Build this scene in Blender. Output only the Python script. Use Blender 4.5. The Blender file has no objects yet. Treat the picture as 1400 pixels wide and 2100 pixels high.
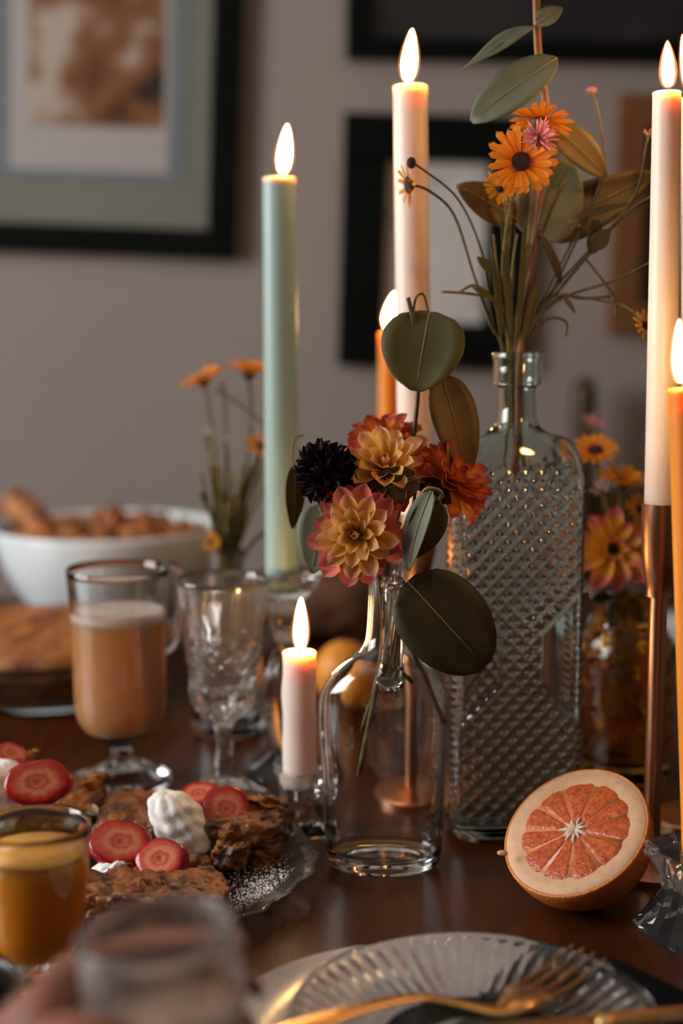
import bpy, math, random
from mathutils import Vector, Matrix, noise, Euler
random.seed(7)
SC = bpy.context.scene
COL = SC.collection
PI = math.pi
# ------------------------------------------------------------------ camera
CAMZ, PITCH, F = 1.142, math.radians(7.7), 50 / 24 * 1400
cam = bpy.data.cameras.new('camera'); camo = bpy.data.objects.new('camera', cam); COL.objects.link(camo)
cam.sensor_fit = 'HORIZONTAL'; cam.sensor_width = 24; cam.sensor_height = 36; cam.lens = 50
camo.location = (0, 0, CAMZ); camo.rotation_euler = (PI / 2 - PITCH, 0, 0)
cam.clip_start = 0.02
cam.dof.use_dof = True; cam.dof.focus_distance = 0.945; cam.dof.aperture_fstop = 2.6; cam.dof.aperture_blades = 0
SC.camera = camo
# ------------------------------------------------------------------ world, daylight, exposure
w = bpy.data.worlds.new('world'); SC.world = w; w.use_nodes = True
w.node_tree.nodes['Background'].inputs[0].default_value = (0.60, 0.62, 0.66, 1)
w.node_tree.nodes['Background'].inputs[1].default_value = 0.2
def area(name, loc, rot, sx, sy, power, col):
    l = bpy.data.lights.new(name, 'AREA'); l.shape = 'RECTANGLE'; l.size = sx; l.size_y = sy
    l.energy = power; l.color = col
    o = bpy.data.objects.new(name, l); COL.objects.link(o); o.location = loc; o.rotation_euler = rot
    return o
# dusk daylight outside the window opening of the left wall
area('window_daylight', (-2.13, 0.80, 1.65), (0, -PI / 2, 0), 1.3, 1.4, 100, (0.97, 0.975, 0.965))
SC.view_settings.view_transform = 'Standard'; SC.view_settings.look = 'None'
SC.view_settings.exposure = 0.0; SC.view_settings.gamma = 1.0; SC.view_settings.use_curve_mapping = False
cy = SC.cycles
cy.use_denoising = True; cy.max_bounces = 16; cy.transmission_bounces = 14; cy.glossy_bounces = 6
cy.diffuse_bounces = 4; cy.transparent_max_bounces = 16; cy.sample_clamp_indirect = 14.0; cy.blur_glossy = 0.3
FLAME = 145.0     # strength of every candle flame
# ------------------------------------------------------------------ pixel helpers
FW = Vector((0, math.cos(PITCH), -math.sin(PITCH))); UP = Vector((0, math.sin(PITCH), math.cos(PITCH)))
def ray(px, py): return FW + Vector((1, 0, 0)) * ((px - 700) / F) + UP * ((1050 - py) / F)
def at(px, py, Y):
    d = ray(px, py); return Vector((0, 0, CAMZ)) + d * (Y / d.y)
TZ = 0.75
def on(px, py, z=TZ):
    d = ray(px, py); return Vector((0, 0, CAMZ)) + d * ((z - CAMZ) / d.z)
def pxm(Y, py=1050):            # metres per pixel at distance Y
    return Y / ray(700, py).y / F
# ------------------------------------------------------------------ objects
WL = {}
def tag(o, label, cat, group=None, kind=None):
    o['label'] = label
    if cat: o['category'] = cat
    if group: o['group'] = group
    if kind: o['kind'] = kind
    return o
def thing(name, label, cat, loc=(0, 0, 0), group=None):
    o = bpy.data.objects.new(name, None); COL.objects.link(o); o.location = loc
    o.empty_display_size = 0.02
    WL[o] = Vector(loc)
    return tag(o, label, cat, group)
def mesh(name, V, Fc, smooth=True, attrs=None):
    me = bpy.data.meshes.new(name); me.from_pydata([tuple(v) for v in V], [], Fc)
    if smooth: me.polygons.foreach_set('use_smooth', [True] * len(me.polygons))
    for k, vals in (attrs or {}).items():
        me.attributes.new(k, 'FLOAT', 'POINT').data.foreach_set('value', vals)
    me.update(); return me
def obj(name, data, mat, parent=None, M=None):
    """data: mesh, in world coordinates when M is None (origin moved to the parent)"""
    V = None
    o = bpy.data.objects.new(name, data); COL.objects.link(o)
    if mat is not None and not data.materials: data.materials.append(mat)
    p = WL.get(parent, Vector((0, 0, 0)))
    if M is None: M = Matrix.Identity(4)
    if parent: o.parent = parent
    o.matrix_basis = Matrix.Translation(-p) @ M
    WL[o] = p.copy() if parent else Vector((0, 0, 0))
    if parent: WL[o] = Vector((0, 0, 0))
    return o
def part(name, VF, mat, parent=None, smooth=True, attrs=None, auto=None):
    V, Fc = VF[0], VF[1]
    if parent is None:
        # a thing that is one mesh: put the origin at its base
        n = len(V); c = Vector((sum(v[0] for v in V) / n, sum(v[1] for v in V) / n, min(v[2] for v in V)))
        V = [Vector(v) - c for v in V]
    else:
        c = Vector((0, 0, 0))
    o = obj(name, mesh(name, V, Fc, smooth, attrs), mat, parent, Matrix.Translation(c))
    WL[o] = c.copy() if parent is None else Vector((0, 0, 0))
    if auto: sharp(o, auto)
    return o
def sharp(o, deg=35):
    try: o.data.set_sharp_from_angle(angle=math.radians(deg))
    except Exception: pass
    return o
def solidify(o, t):
    m = o.modifiers.new('thickness', 'SOLIDIFY'); m.thickness = t; m.offset = 0; return o
def subsurf(o, n=1):
    m = o.modifiers.new('smooth', 'SUBSURF'); m.levels = n; m.render_levels = n; return o
def bevel(o, wd, s=2):
    m = o.modifiers.new('bevel', 'BEVEL'); m.width = wd; m.segments = s; m.limit_method = 'ANGLE'; return o
# ------------------------------------------------------------------ shapes (return verts, faces)
def join(*VFs):
    V, Fc = [], []
    for v, f in VFs:
        n = len(V); V += list(v); Fc += [tuple(i + n for i in q) for q in f]
    return V, Fc
def xf(VF, M): return [M @ Vector(v) for v in VF[0]], VF[1]
def box(x0, x1, y0, y1, z0, z1):
    V = [(x, y, z) for z in (z0, z1) for y in (y0, y1) for x in (x0, x1)]
    return V, [(0, 2, 3, 1), (4, 5, 7, 6), (0, 1, 5, 4), (2, 6, 7, 3), (0, 4, 6, 2), (1, 3, 7, 5)]
def cr(P, n):
    """Catmull-Rom through tuples of any length, n points per span"""
    out = []; m = len(P)
    for i in range(m - 1):
        a, b, c, d = P[max(i - 1, 0)], P[i], P[i + 1], P[min(i + 2, m - 1)]
        for k in range(n):
            t = k / n
            out.append(tuple(0.5 * ((2 * q) + (r - p) * t + (2 * p - 5 * q + 4 * r - s) * t * t + (-p + 3 * q - 3 * r + s) * t ** 3)
                             for p, q, r, s in zip(a, b, c, d)))
    out.append(tuple(P[-1])); return out
def lathe(prof, segs=48, rf=None, sx=1, sy=1, c=(0, 0), rot=0.0):
    V, Fc, rows = [], [], []
    for i, (r, z) in enumerate(prof):
        if r < 1e-6:
            rows.append([len(V)]); V.append(Vector((c[0], c[1], z)))
        else:
            row = []
            for k in range(segs):
                th = 2 * PI * k / segs
                q = r * (rf(th, z, i) if rf else 1)
                x, y = q * math.cos(th) * sx, q * math.sin(th) * sy
                row.append(len(V))
                V.append(Vector((c[0] + x * math.cos(rot) - y * math.sin(rot), c[1] + x * math.sin(rot) + y * math.cos(rot), z)))
            rows.append(row)
    for a, b in zip(rows, rows[1:]):
        for k in range(segs):
            k2 = (k + 1) % segs
            if len(a) == 1 and len(b) == 1: continue
            if len(a) == 1: Fc.append((a[0], b[k], b[k2])[::-1])
            elif len(b) == 1: Fc.append((a[k], b[0], a[k2])[::-1])
            else: Fc.append((a[k], a[k2], b[k2], b[k]))
    return V, Fc
def superrings(rings, N, disp=None, c=(0, 0), rot=0):
    """rings: (halfwidth, halfdepth, exponent, z); N points a side"""
    sq = []
    for k in range(N): sq.append((-1 + 2 * k / N, -1, 0))
    for k in range(N): sq.append((1, -1 + 2 * k / N, 1))
    for k in range(N): sq.append((1 - 2 * k / N, 1, 2))
    for k in range(N): sq.append((-1, 1 - 2 * k / N, 3))
    V, Fc = [], []; cs, sn = math.cos(rot), math.sin(rot)
    for i, (a, b, n, z) in enumerate(rings):
        for (sx, sy, side) in sq:
            q = (abs(sx) ** n + abs(sy) ** n) ** (-1 / n)
            x, y, zz = sx * q * a, sy * q * b, z
            if disp:
                dx, dy = disp(x, y, z, a, b, n, side, i); x += dx; y += dy
            V.append(Vector((c[0] + x * cs - y * sn, c[1] + x * sn + y * cs, zz)))
    M = 4 * N
    for i in range(len(rings) - 1):
        for k in range(M):
            k2 = (k + 1) % M
            Fc.append((i * M + k, i * M + k2, (i + 1) * M + k2, (i + 1) * M + k))
    Fc.append(tuple(range(M))[::-1]); Fc.append(tuple(range((len(rings) - 1) * M, len(rings) * M)))
    return V, Fc
def tube(P, R, segs=8, flat=1.0, up=None):
    P = [Vector(p) for p in P]; n = len(P)
    if not isinstance(R, (list, tuple)): R = [R] * n
    V, Fc = [], []; prev = None
    for i in range(n):
        T = (P[min(i + 1, n - 1)] - P[max(i - 1, 0)]).normalized()
        if prev is None:
            h = up or (Vector((0, 0, 1)) if abs(T.z) < 0.9 else Vector((1, 0, 0)))
        else: h = prev
        N = (h - T * h.dot(T)).normalized(); B = T.cross(N); prev = N
        for k in range(segs):
            a = 2 * PI * k / segs
            V.append(P[i] + N * (math.cos(a) * R[i] * flat) + B * (math.sin(a) * R[i]))
    for i in range(n - 1):
        for k in range(segs):
            k2 = (k + 1) % segs
            Fc.append((i * segs + k, i * segs + k2, (i + 1) * segs + k2, (i + 1) * segs + k))
    Fc.append(tuple(range(segs))[::-1]); Fc.append(tuple(range((n - 1) * segs, n * segs)))
    return V, Fc
def ptube(pts, r, n=6, segs=7, taper=0.7):
    """tube through (px, py, Y) points, r in metres"""
    P = cr([tuple(at(*p)) for p in pts], n)
    m = len(P); return tube(P, [r * (1 - (1 - taper) * i / (m - 1)) for i in range(m)], segs)
def blob(n=10, f=None):
    """cube sphere; f(unit vector) -> point"""
    V, Fc, idx = [], [], {}
    def vid(p):
        k = (round(p.x, 5), round(p.y, 5), round(p.z, 5))
        if k not in idx: idx[k] = len(V); V.append(f(p) if f else p.copy())
        return idx[k]
    for ax in range(3):
        for s in (-1, 1):
            for i in range(n):
                for j in range(n):
                    q = []
                    for (u, v) in ((i, j), (i + 1, j), (i + 1, j + 1), (i, j + 1)):
                        a, b = math.tan((-1 + 2 * u / n) * PI / 4), math.tan((-1 + 2 * v / n) * PI / 4)
                        p = [0, 0, 0]; p[ax] = s; p[(ax + 1) % 3] = a; p[(ax + 2) % 3] = b
                        q.append(vid(Vector(p).normalized()))
                    Fc.append(tuple(q if s > 0 else q[::-1]))
    return V, Fc
def rbox(hx, hy, hz, n=14, e=5.0, amp=0.003, fr=60, seed=0, amp2=0.0, fr2=200, ridge=0.0):
    so = Vector((seed * 7.3, seed * 3.1, seed * 1.7))
    def f(p):
        q = (abs(p.x) ** e + abs(p.y) ** e + abs(p.z) ** e) ** (-1 / e)
        v = Vector((p.x * q * hx, p.y * q * hy, p.z * q * hz))
        d = noise.fractal(v * fr + so, 0.8, 2.1, 4) * amp
        if amp2: d += noise.noise(v * fr2 + so) * amp2
        if ridge: d -= ridge * (1 - abs(noise.noise(v * 95 + so * 2)) * 2.2) ** 2
        return v + p * d
    return blob(n, f)
def petal(L, W, cup=0.3, bend=0.2, tipw=0.55, nl=7, nw=4, notch=0.0, peak=0.55):
    """along +X from the origin, facing +Z; cup folds the edges up, bend arches the tip up"""
    V, Fc, T, S = [], [], [], []
    for i in range(nl + 1):
        t = i / nl
        if t < peak: wd = 0.30 + 0.70 * math.sin(PI / 2 * t / peak)
        else: wd = math.cos(PI / 2 * ((t - peak) / (1 - peak)) ** (1.0 / max(tipw, .05) * 0.9)) ** 0.8 if t < 1 else 0.05
        for j in range(nw + 1):
            s = -1 + 2 * j / nw
            y = s * W / 2 * max(wd, 0.06)
            z = cup * W * (s * s) * wd * 0.5 + bend * L * t * t
            x = L * t - (notch * L * abs(math.cos(s * PI)) if i == nl else 0)
            V.append(Vector((x, y, z))); T.append(t); S.append(abs(s))
    m = nw + 1
    for i in range(nl):
        for j in range(nw):
            Fc.append((i * m + j, (i + 1) * m + j, (i + 1) * m + j + 1, i * m + j + 1))
    return V, Fc, {'t': T, 's': S}
def frame(n, upv=Vector((0, 0, 1))):
    """rotation whose Z is n"""
    n = Vector(n).normalized()
    if abs(n.dot(upv)) > 0.97: upv = Vector((0, 1, 0))
    x = upv.cross(n).normalized(); y = n.cross(x)
    return Matrix((x, y, n)).transposed().to_4x4()
# ------------------------------------------------------------------ materials
def newmat(name):
    m = bpy.data.materials.new(name); m.use_nodes = True
    return m, m.node_tree.nodes, m.node_tree.links, m.node_tree.nodes['Principled BSDF']
def mat(name, col, rough=0.5, metal=0.0, var=0.0, scale=20.0, col2=None, bump=0.0, bscale=None, sss=0.0, sssr=(0.01, 0.005, 0.003),
        coat=0.0, trans=0.0, ior=1.5, spec=0.5, detail=4.0, ramp=(0.35, 0.65), transl=0.0, stretch=None):
    m, N, L, b = newmat(name)
    b.inputs['Roughness'].default_value = rough; b.inputs['Metallic'].default_value = metal
    b.inputs['IOR'].default_value = ior; b.inputs['Specular IOR Level'].default_value = spec
    b.inputs['Coat Weight'].default_value = coat; b.inputs['Coat Roughness'].default_value = 0.12
    b.inputs['Transmission Weight'].default_value = trans
    if sss:
        b.inputs['Subsurface Weight'].default_value = sss; b.inputs['Subsurface Radius'].default_value = sssr
        b.inputs['Subsurface Scale'].default_value = 1.0
    c4 = (*col, 1); b.inputs['Base Color'].default_value = c4
    csock = None
    if var or bump:
        tc = N.new('ShaderNodeTexCoord'); mp = N.new('ShaderNodeMapping'); L.new(tc.outputs['Object'], mp.inputs['Vector'])
        if stretch: mp.inputs['Scale'].default_value = stretch
        nz = N.new('ShaderNodeTexNoise'); nz.inputs['Scale'].default_value = scale; nz.inputs['Detail'].default_value = detail
        L.new(mp.outputs[0], nz.inputs['Vector'])
    if var:
        rp = N.new('ShaderNodeValToRGB'); rp.color_ramp.elements[0].position = ramp[0]; rp.color_ramp.elements[1].position = ramp[1]
        c2 = col2 or tuple(x * (1 - var) for x in col)
        rp.color_ramp.elements[0].color = (*c2, 1); rp.color_ramp.elements[1].color = c4
        L.new(nz.outputs['Fac'], rp.inputs['Fac']); L.new(rp.outputs[0], b.inputs['Base Color']); csock = rp.outputs[0]
    if bump:
        nb = N.new('ShaderNodeTexNoise'); nb.inputs['Scale'].default_value = bscale or scale * 3; nb.inputs['Detail'].default_value = 5
        L.new(mp.outputs[0], nb.inputs['Vector'])
        bp = N.new('ShaderNodeBump'); bp.inputs['Strength'].default_value = bump; bp.inputs['Distance'].default_value = 0.002
        L.new(nb.outputs['Fac'], bp.inputs['Height']); L.new(bp.outputs[0], b.inputs['Normal'])
    if transl: add_transl(m, transl, csock, c4)
    return m
def add_transl(m, amt, csock, c4):
    N, L = m.node_tree.nodes, m.node_tree.links; b = N['Principled BSDF']; out = N['Material Output']
    t = N.new('ShaderNodeBsdfTranslucent'); t.inputs[0].default_value = c4
    if csock: L.new(csock, t.inputs[0])
    mx = N.new('ShaderNodeMixShader'); mx.inputs[0].default_value = amt
    L.new(b.outputs[0], mx.inputs[1]); L.new(t.outputs[0], mx.inputs[2]); L.new(mx.outputs[0], out.inputs[0])
def petalmat(name, stops, edge=None, edgeamt=0.5, rough=0.55, transl=0.3):
    """stops: (position along the petal, colour); edge colour towards the rims"""
    m, N, L, b = newmat(name); b.inputs['Roughness'].default_value = rough; b.inputs['Specular IOR Level'].default_value = 0.25
    a = N.new('ShaderNodeAttribute'); a.attribute_name = 't'
    nz = N.new('ShaderNodeTexNoise'); nz.inputs['Scale'].default_value = 160; tc = N.new('ShaderNodeTexCoord')
    mp = N.new('ShaderNodeMapping'); mp.inputs['Scale'].default_value = (0.25, 1, 1)
    L.new(tc.outputs['Object'], mp.inputs[0]); L.new(mp.outputs[0], nz.inputs['Vector'])
    ad = N.new('ShaderNodeMath'); ad.operation = 'MULTIPLY_ADD'; L.new(nz.outputs['Fac'], ad.inputs[0]); ad.inputs[1].default_value = 0.35
    L.new(a.outputs['Fac'], ad.inputs[2])
    sb = N.new('ShaderNodeMath'); sb.operation = 'SUBTRACT'; L.new(ad.outputs[0], sb.inputs[0]); sb.inputs[1].default_value = 0.17
    r = N.new('ShaderNodeValToRGB'); e = r.color_ramp.elements
    e[0].position, e[0].color = stops[0][0], (*stops[0][1], 1); e[1].position, e[1].color = stops[-1][0], (*stops[-1][1], 1)
    for p, c in stops[1:-1]: q = e.new(p); q.color = (*c, 1)
    L.new(sb.outputs[0], r.inputs[0]); col = r.outputs[0]
    if edge:
        s = N.new('ShaderNodeAttribute'); s.attribute_name = 's'
        pw = N.new('ShaderNodeMath'); pw.operation = 'POWER'; L.new(s.outputs['Fac'], pw.inputs[0]); pw.inputs[1].default_value = 3
        ml = N.new('ShaderNodeMath'); ml.operation = 'MULTIPLY'; L.new(pw.outputs[0], ml.inputs[0]); ml.inputs[1].default_value = edgeamt
        mx = N.new('ShaderNodeMix'); mx.data_type = 'RGBA'
        L.new(ml.outputs[0], mx.inputs[0]); L.new(col, mx.inputs[6]); mx.inputs[7].default_value = (*edge, 1); col = mx.outputs[2]
    L.new(col, b.inputs['Base Color']); add_transl(m, transl, col, (1, 1, 1, 1))
    return m
def glassmat(name, col=(0.97, 0.98, 0.98), rough=0.0, ior=1.48):
    m, N, L, b = newmat(name)
    b.inputs['Base Color'].default_value = (*col, 1); b.inputs['Transmission Weight'].default_value = 1
    b.inputs['Roughness'].default_value = rough; b.inputs['IOR'].default_value = ior
    return m
def panemat(name):
    m, N, L, b = newmat(name); out = N['Material Output']
    t = N.new('ShaderNodeBsdfTransparent'); g = N.new('ShaderNodeBsdfGlossy'); g.inputs['Roughness'].default_value = 0.02
    mx = N.new('ShaderNodeMixShader'); mx.inputs[0].default_value = 0.06; N.remove(b)
    L.new(t.outputs[0], mx.inputs[1]); L.new(g.outputs[0], mx.inputs[2]); L.new(mx.outputs[0], out.inputs[0])
    return m
def emit(name, col, strength, transparent=0.0):
    m, N, L, b = newmat(name); N.remove(b); out = N['Material Output']
    e = N.new('ShaderNodeEmission'); e.inputs[0].default_value = (*col, 1); e.inputs[1].default_value = strength
    if transparent:
        t = N.new('ShaderNodeBsdfTransparent'); a = N.new('ShaderNodeAddShader')
        L.new(e.outputs[0], a.inputs[0]); L.new(t.outputs[0], a.inputs[1]); L.new(a.outputs[0], out.inputs[0])
    else: L.new(e.outputs[0], out.inputs[0])
    return m
M = {}
M['wall'] = mat('painted_wall', (0.328, 0.268, 0.240), 0.85, var=0.06, scale=3, bump=0.06, bscale=180)
M['wood_table'] = mat('polished_wood', (0.075, 0.018, 0.0035), 0.24, var=1, scale=5, col2=(0.045, 0.011, 0.003), bump=0.03, bscale=40, stretch=(14, 1.2, 1), spec=0.2, ramp=(0.3, 0.7))
M['wood_chair'] = mat('brown_chair_wood', (0.075, 0.034, 0.010), 0.4, var=0.4, scale=20, stretch=(6, 6, 1))
M['floor'] = mat('dark_floorboards', (0.10, 0.06, 0.035), 0.4, var=0.5, scale=8, stretch=(1, 8, 1))
M['black_frame'] = mat('black_frame_wood', (0.005, 0.006, 0.005), 0.6, var=0.3, scale=40, spec=0.06)
M['brown_frame'] = mat('brown_frame_wood', (0.24, 0.09, 0.025), 0.45, var=0.4, scale=30, stretch=(8, 8, 1))
M['glass'] = glassmat('clear_glass')
M['glass_jug'] = glassmat('clear_bottle_glass', (0.955, 0.975, 0.97))
M['glass_aqua'] = glassmat('aqua_tinted_bottle_glass', (0.86, 0.95, 0.93))
M['glass_amber'] = glassmat('amber_glass', (0.95, 0.58, 0.11))
M['glass_teal'] = glassmat('teal_dish_glass', (0.88, 0.96, 0.96))
M['pane'] = panemat('window_pane')
M['crystal'] = mat('cut_crystal', (0.97, 0.94, 0.92), 0.02, trans=0.975, ior=1.44, var=0.02, scale=40)
def wax(name, col, rad): return mat(name, col, 0.38, sss=1.0, sssr=rad, var=0.04, scale=30, spec=0.4)
M['wax_white'] = wax('white_wax', (0.86, 0.72, 0.645), (0.018, 0.010, 0.006))
M['wax_green'] = wax('sage_green_wax', (0.33, 0.46, 0.43), (0.016, 0.008, 0.005))
M['wax_amber'] = wax('honey_beeswax', (0.80, 0.28, 0.025), (0.022, 0.008, 0.001))
M['wick'] = mat('charred_wick', (0.02, 0.014, 0.012), 0.9, var=0.4, scale=300)
M['rose_gold'] = mat('brushed_rose_gold', (0.62, 0.30, 0.16), 0.32, metal=1, var=0.12, scale=200, stretch=(1, 1, 0.05))
M['gold'] = mat('gold_cutlery', (0.72, 0.42, 0.17), 0.25, metal=1, var=0.1, scale=80)
M['white_ceramic'] = mat('white_ceramic', (0.80, 0.85, 0.88), 0.18, var=0.03, scale=10)
M['plate_cream'] = mat('glazed_offwhite_plate', (0.44, 0.37, 0.35), 0.22, var=0.05, scale=12)
M['dark_mug'] = mat('dark_brown_stoneware', (0.022, 0.010, 0.007), 0.3, var=0.4, scale=30)
M['black_coffee'] = mat('black_coffee', (0.012, 0.005, 0.003), 0.08, var=0.3, scale=20)
M['napkin'] = mat('black_cloth', (0.010, 0.011, 0.013), 0.95, var=0.4, scale=600, bump=0.4, bscale=900, spec=0.1)
M['stem'] = mat('green_stem', (0.25, 0.20, 0.055), 0.6, var=0.5, scale=120, col2=(0.13, 0.09, 0.025), transl=0.15)
M['stem_dark'] = mat('dark_olive_stem', (0.11, 0.08, 0.025), 0.6, var=0.5, scale=150)
M['stem_red'] = mat('reddish_stem', (0.26, 0.10, 0.04), 0.6, var=0.4, scale=100)
M['leaf_dark'] = mat('dark_olive_leaf', (0.075, 0.050, 0.011), 0.55, var=0.3, scale=50, bump=0.1, bscale=300, transl=0.25)
M['leaf_olive'] = mat('olive_leaf', (0.13, 0.105, 0.028), 0.55, var=0.3, scale=40, bump=0.1, bscale=300, transl=0.3)
M['leaf_tan'] = mat('tan_olive_leaf', (0.20, 0.115, 0.025), 0.55, var=0.35, scale=40, bump=0.1, bscale=300, transl=0.35)
M['leaf_grey'] = mat('grey_green_leaf', (0.20, 0.205, 0.125), 0.6, var=0.2, scale=60, bump=0.1, bscale=300, transl=0.2)
M['leaf_vein'] = mat('pale_leaf_vein', (0.26, 0.21, 0.10), 0.6, var=0.2, scale=80)
M['dahlia'] = petalmat('dahlia_yellow_pink', [(0.0, (0.80, 0.42, 0.03)), (0.70, (0.90, 0.58, 0.13)), (0.88, (0.86, 0.47, 0.22)), (1.0, (0.55, 0.19, 0.28))], (0.90, 0.55, 0.26), 0.35)
M['dahlia_outer'] = petalmat('dahlia_salmon_outer', [(0.0, (0.78, 0.36, 0.04)), (0.5, (0.80, 0.36, 0.08)), (0.78, (0.70, 0.21, 0.13)), (1.0, (0.50, 0.12, 0.16))], (0.66, 0.18, 0.13), 0.6)
M['dahlia_orange'] = petalmat('dahlia_orange_red', [(0.0, (0.78, 0.34, 0.02)), (0.6, (0.78, 0.30, 0.03)), (0.82, (0.55, 0.10, 0.04)), (1.0, (0.27, 0.035, 0.05))], (0.55, 0.09, 0.03), 0.5)
M['maroon'] = petalmat('dark_maroon', [(0.0, (0.030, 0.008, 0.012)), (1.0, (0.018, 0.005, 0.010))], transl=0.1)
M['calendula'] = petalmat('calendula_orange', [(0.0, (0.80, 0.20, 0.01)), (0.5, (0.85, 0.30, 0.02)), (1.0, (0.85, 0.36, 0.06))], transl=0.35)
M['calendula_y'] = petalmat('calendula_amber', [(0.0, (0.75, 0.24, 0.005)), (1.0, (0.80, 0.36, 0.02))], transl=0.35)
M['pink'] = petalmat('cornflower_pink', [(0.0, (0.60, 0.18, 0.20)), (1.0, (0.80, 0.36, 0.38))], transl=0.3)
M['floret'] = petalmat('pale_floret', [(0.0, (0.55, 0.42, 0.36)), (1.0, (0.70, 0.60, 0.58))], transl=0.3)
M['mum'] = petalmat('mum_yellow_pink', [(0.0, (0.70, 0.32, 0.02)), (0.6, (0.72, 0.36, 0.03)), (0.82, (0.60, 0.14, 0.12)), (1.0, (0.45, 0.08, 0.14))], transl=0.3)
M['disc'] = mat('dark_flower_disc', (0.045, 0.008, 0.006), 0.8, var=0.6, scale=600, bump=0.6, bscale=700)
M['disc_y'] = mat('yellow_flower_eye', (0.55, 0.33, 0.07), 0.7, var=0.4, scale=500, bump=0.5, bscale=700)
M['rind'] = mat('grapefruit_rind', (0.75, 0.22, 0.035), 0.42, var=0.2, scale=40, bump=0.5, bscale=420, sss=0.15)
M['pith'] = mat('grapefruit_pith', (0.78, 0.43, 0.25), 0.6, var=0.15, scale=140, sss=0.3, bump=0.15, bscale=500)
M['citrus'] = mat('grapefruit_flesh', (0.62, 0.125, 0.026), 0.24, var=1, col2=(0.40, 0.052, 0.012), scale=300, bump=0.45, bscale=420, sss=0.3, sssr=(0.006, 0.002, 0.001))
M['membrane'] = mat('grapefruit_membrane', (0.64, 0.19, 0.06), 0.4, var=0.2, scale=200)
M['core'] = mat('grapefruit_core', (0.80, 0.58, 0.44), 0.55, var=0.25, scale=300, bump=0.5, bscale=600)
M['crust'] = mat('baked_crust', (0.44, 0.16, 0.035), 0.5, var=1, col2=(0.13, 0.036, 0.008), scale=70, bump=0.7, bscale=240, spec=0.4, ramp=(0.3, 0.7))
M['crust_dark'] = mat('dark_toasted_crust', (0.38, 0.12, 0.022), 0.42, var=1, col2=(0.06, 0.017, 0.005), scale=80, bump=0.8, bscale=260, ramp=(0.35, 0.7))
M['flake'] = mat('golden_flake', (0.62, 0.24, 0.035), 0.4, var=1, col2=(0.24, 0.075, 0.012), scale=120, bump=0.6, bscale=500)
M['pie'] = mat('golden_pie_crust', (0.56, 0.20, 0.04), 0.6, var=1, col2=(0.20, 0.06, 0.012), scale=28, bump=0.8, bscale=110, ramp=(0.3, 0.7))
M['filling'] = mat('baked_filling', (0.42, 0.15, 0.035), 0.5, var=0.7, scale=40)
M['fried'] = mat('fried_golden', (0.60, 0.22, 0.05), 0.55, var=1, col2=(0.16, 0.045, 0.010), scale=45, bump=0.6, bscale=200)
M['loaf'] = mat('dark_bread_crust', (0.13, 0.05, 0.018), 0.6, var=0.6, scale=25, bump=0.5, bscale=120)
M['cream'] = mat('whipped_cream', (0.86, 0.82, 0.78), 0.55, sss=0.4, sssr=(0.004, 0.003, 0.002), var=0.03, scale=50, bump=0.2, bscale=350)
M['sugar'] = mat('powdered_sugar', (0.85, 0.82, 0.80), 0.9, var=0.05, scale=50)
M['foam'] = mat('milk_foam', (0.80, 0.62, 0.52), 0.6, var=0.06, scale=80, bump=0.2, bscale=600)
M['latte'] = mat('milky_coffee', (0.72, 0.36, 0.14), 0.35, var=0.05, scale=10, sss=0.5, sssr=(0.02, 0.008, 0.002))
M['syrup'] = mat('dark_syrup', (0.030, 0.010, 0.005), 0.2, var=0.2, scale=20)
M['juice'] = mat('orange_juice', (1.0, 0.40, 0.02), 0.35, var=0.12, scale=30, sss=0.2, sssr=(0.02, 0.008, 0.001))
M['juice_top'] = mat('orange_juice_froth', (0.95, 0.45, 0.08), 0.5, var=0.2, scale=90)
M['eggnog'] = mat('creamy_drink', (0.74, 0.56, 0.46), 0.4, var=0.06, scale=20)
M['misted'] = mat('misted_glass', (0.90, 0.82, 0.78), 0.08, trans=0.90, var=0.05, scale=60, ior=1.45)
M['skin'] = mat('hand_skin', (0.30, 0.105, 0.06), 0.5, var=0.15, scale=60, sss=0.2, sssr=(0.008, 0.003, 0.002), bump=0.15, bscale=500)
M['nail'] = mat('finger_nail', (0.58, 0.32, 0.26), 0.3, var=0.05, scale=60)
M['orange_peel'] = mat('orange_peel', (0.82, 0.30, 0.03), 0.45, var=0.15, scale=30, bump=0.4, bscale=300)
M['flame'] = emit('candle_flame', (1.0, 0.56, 0.19), FLAME)
M['flame_mantle'] = emit('flame_outer_glow', (1.0, 0.30, 0.05), 0.5, 1)
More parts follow.
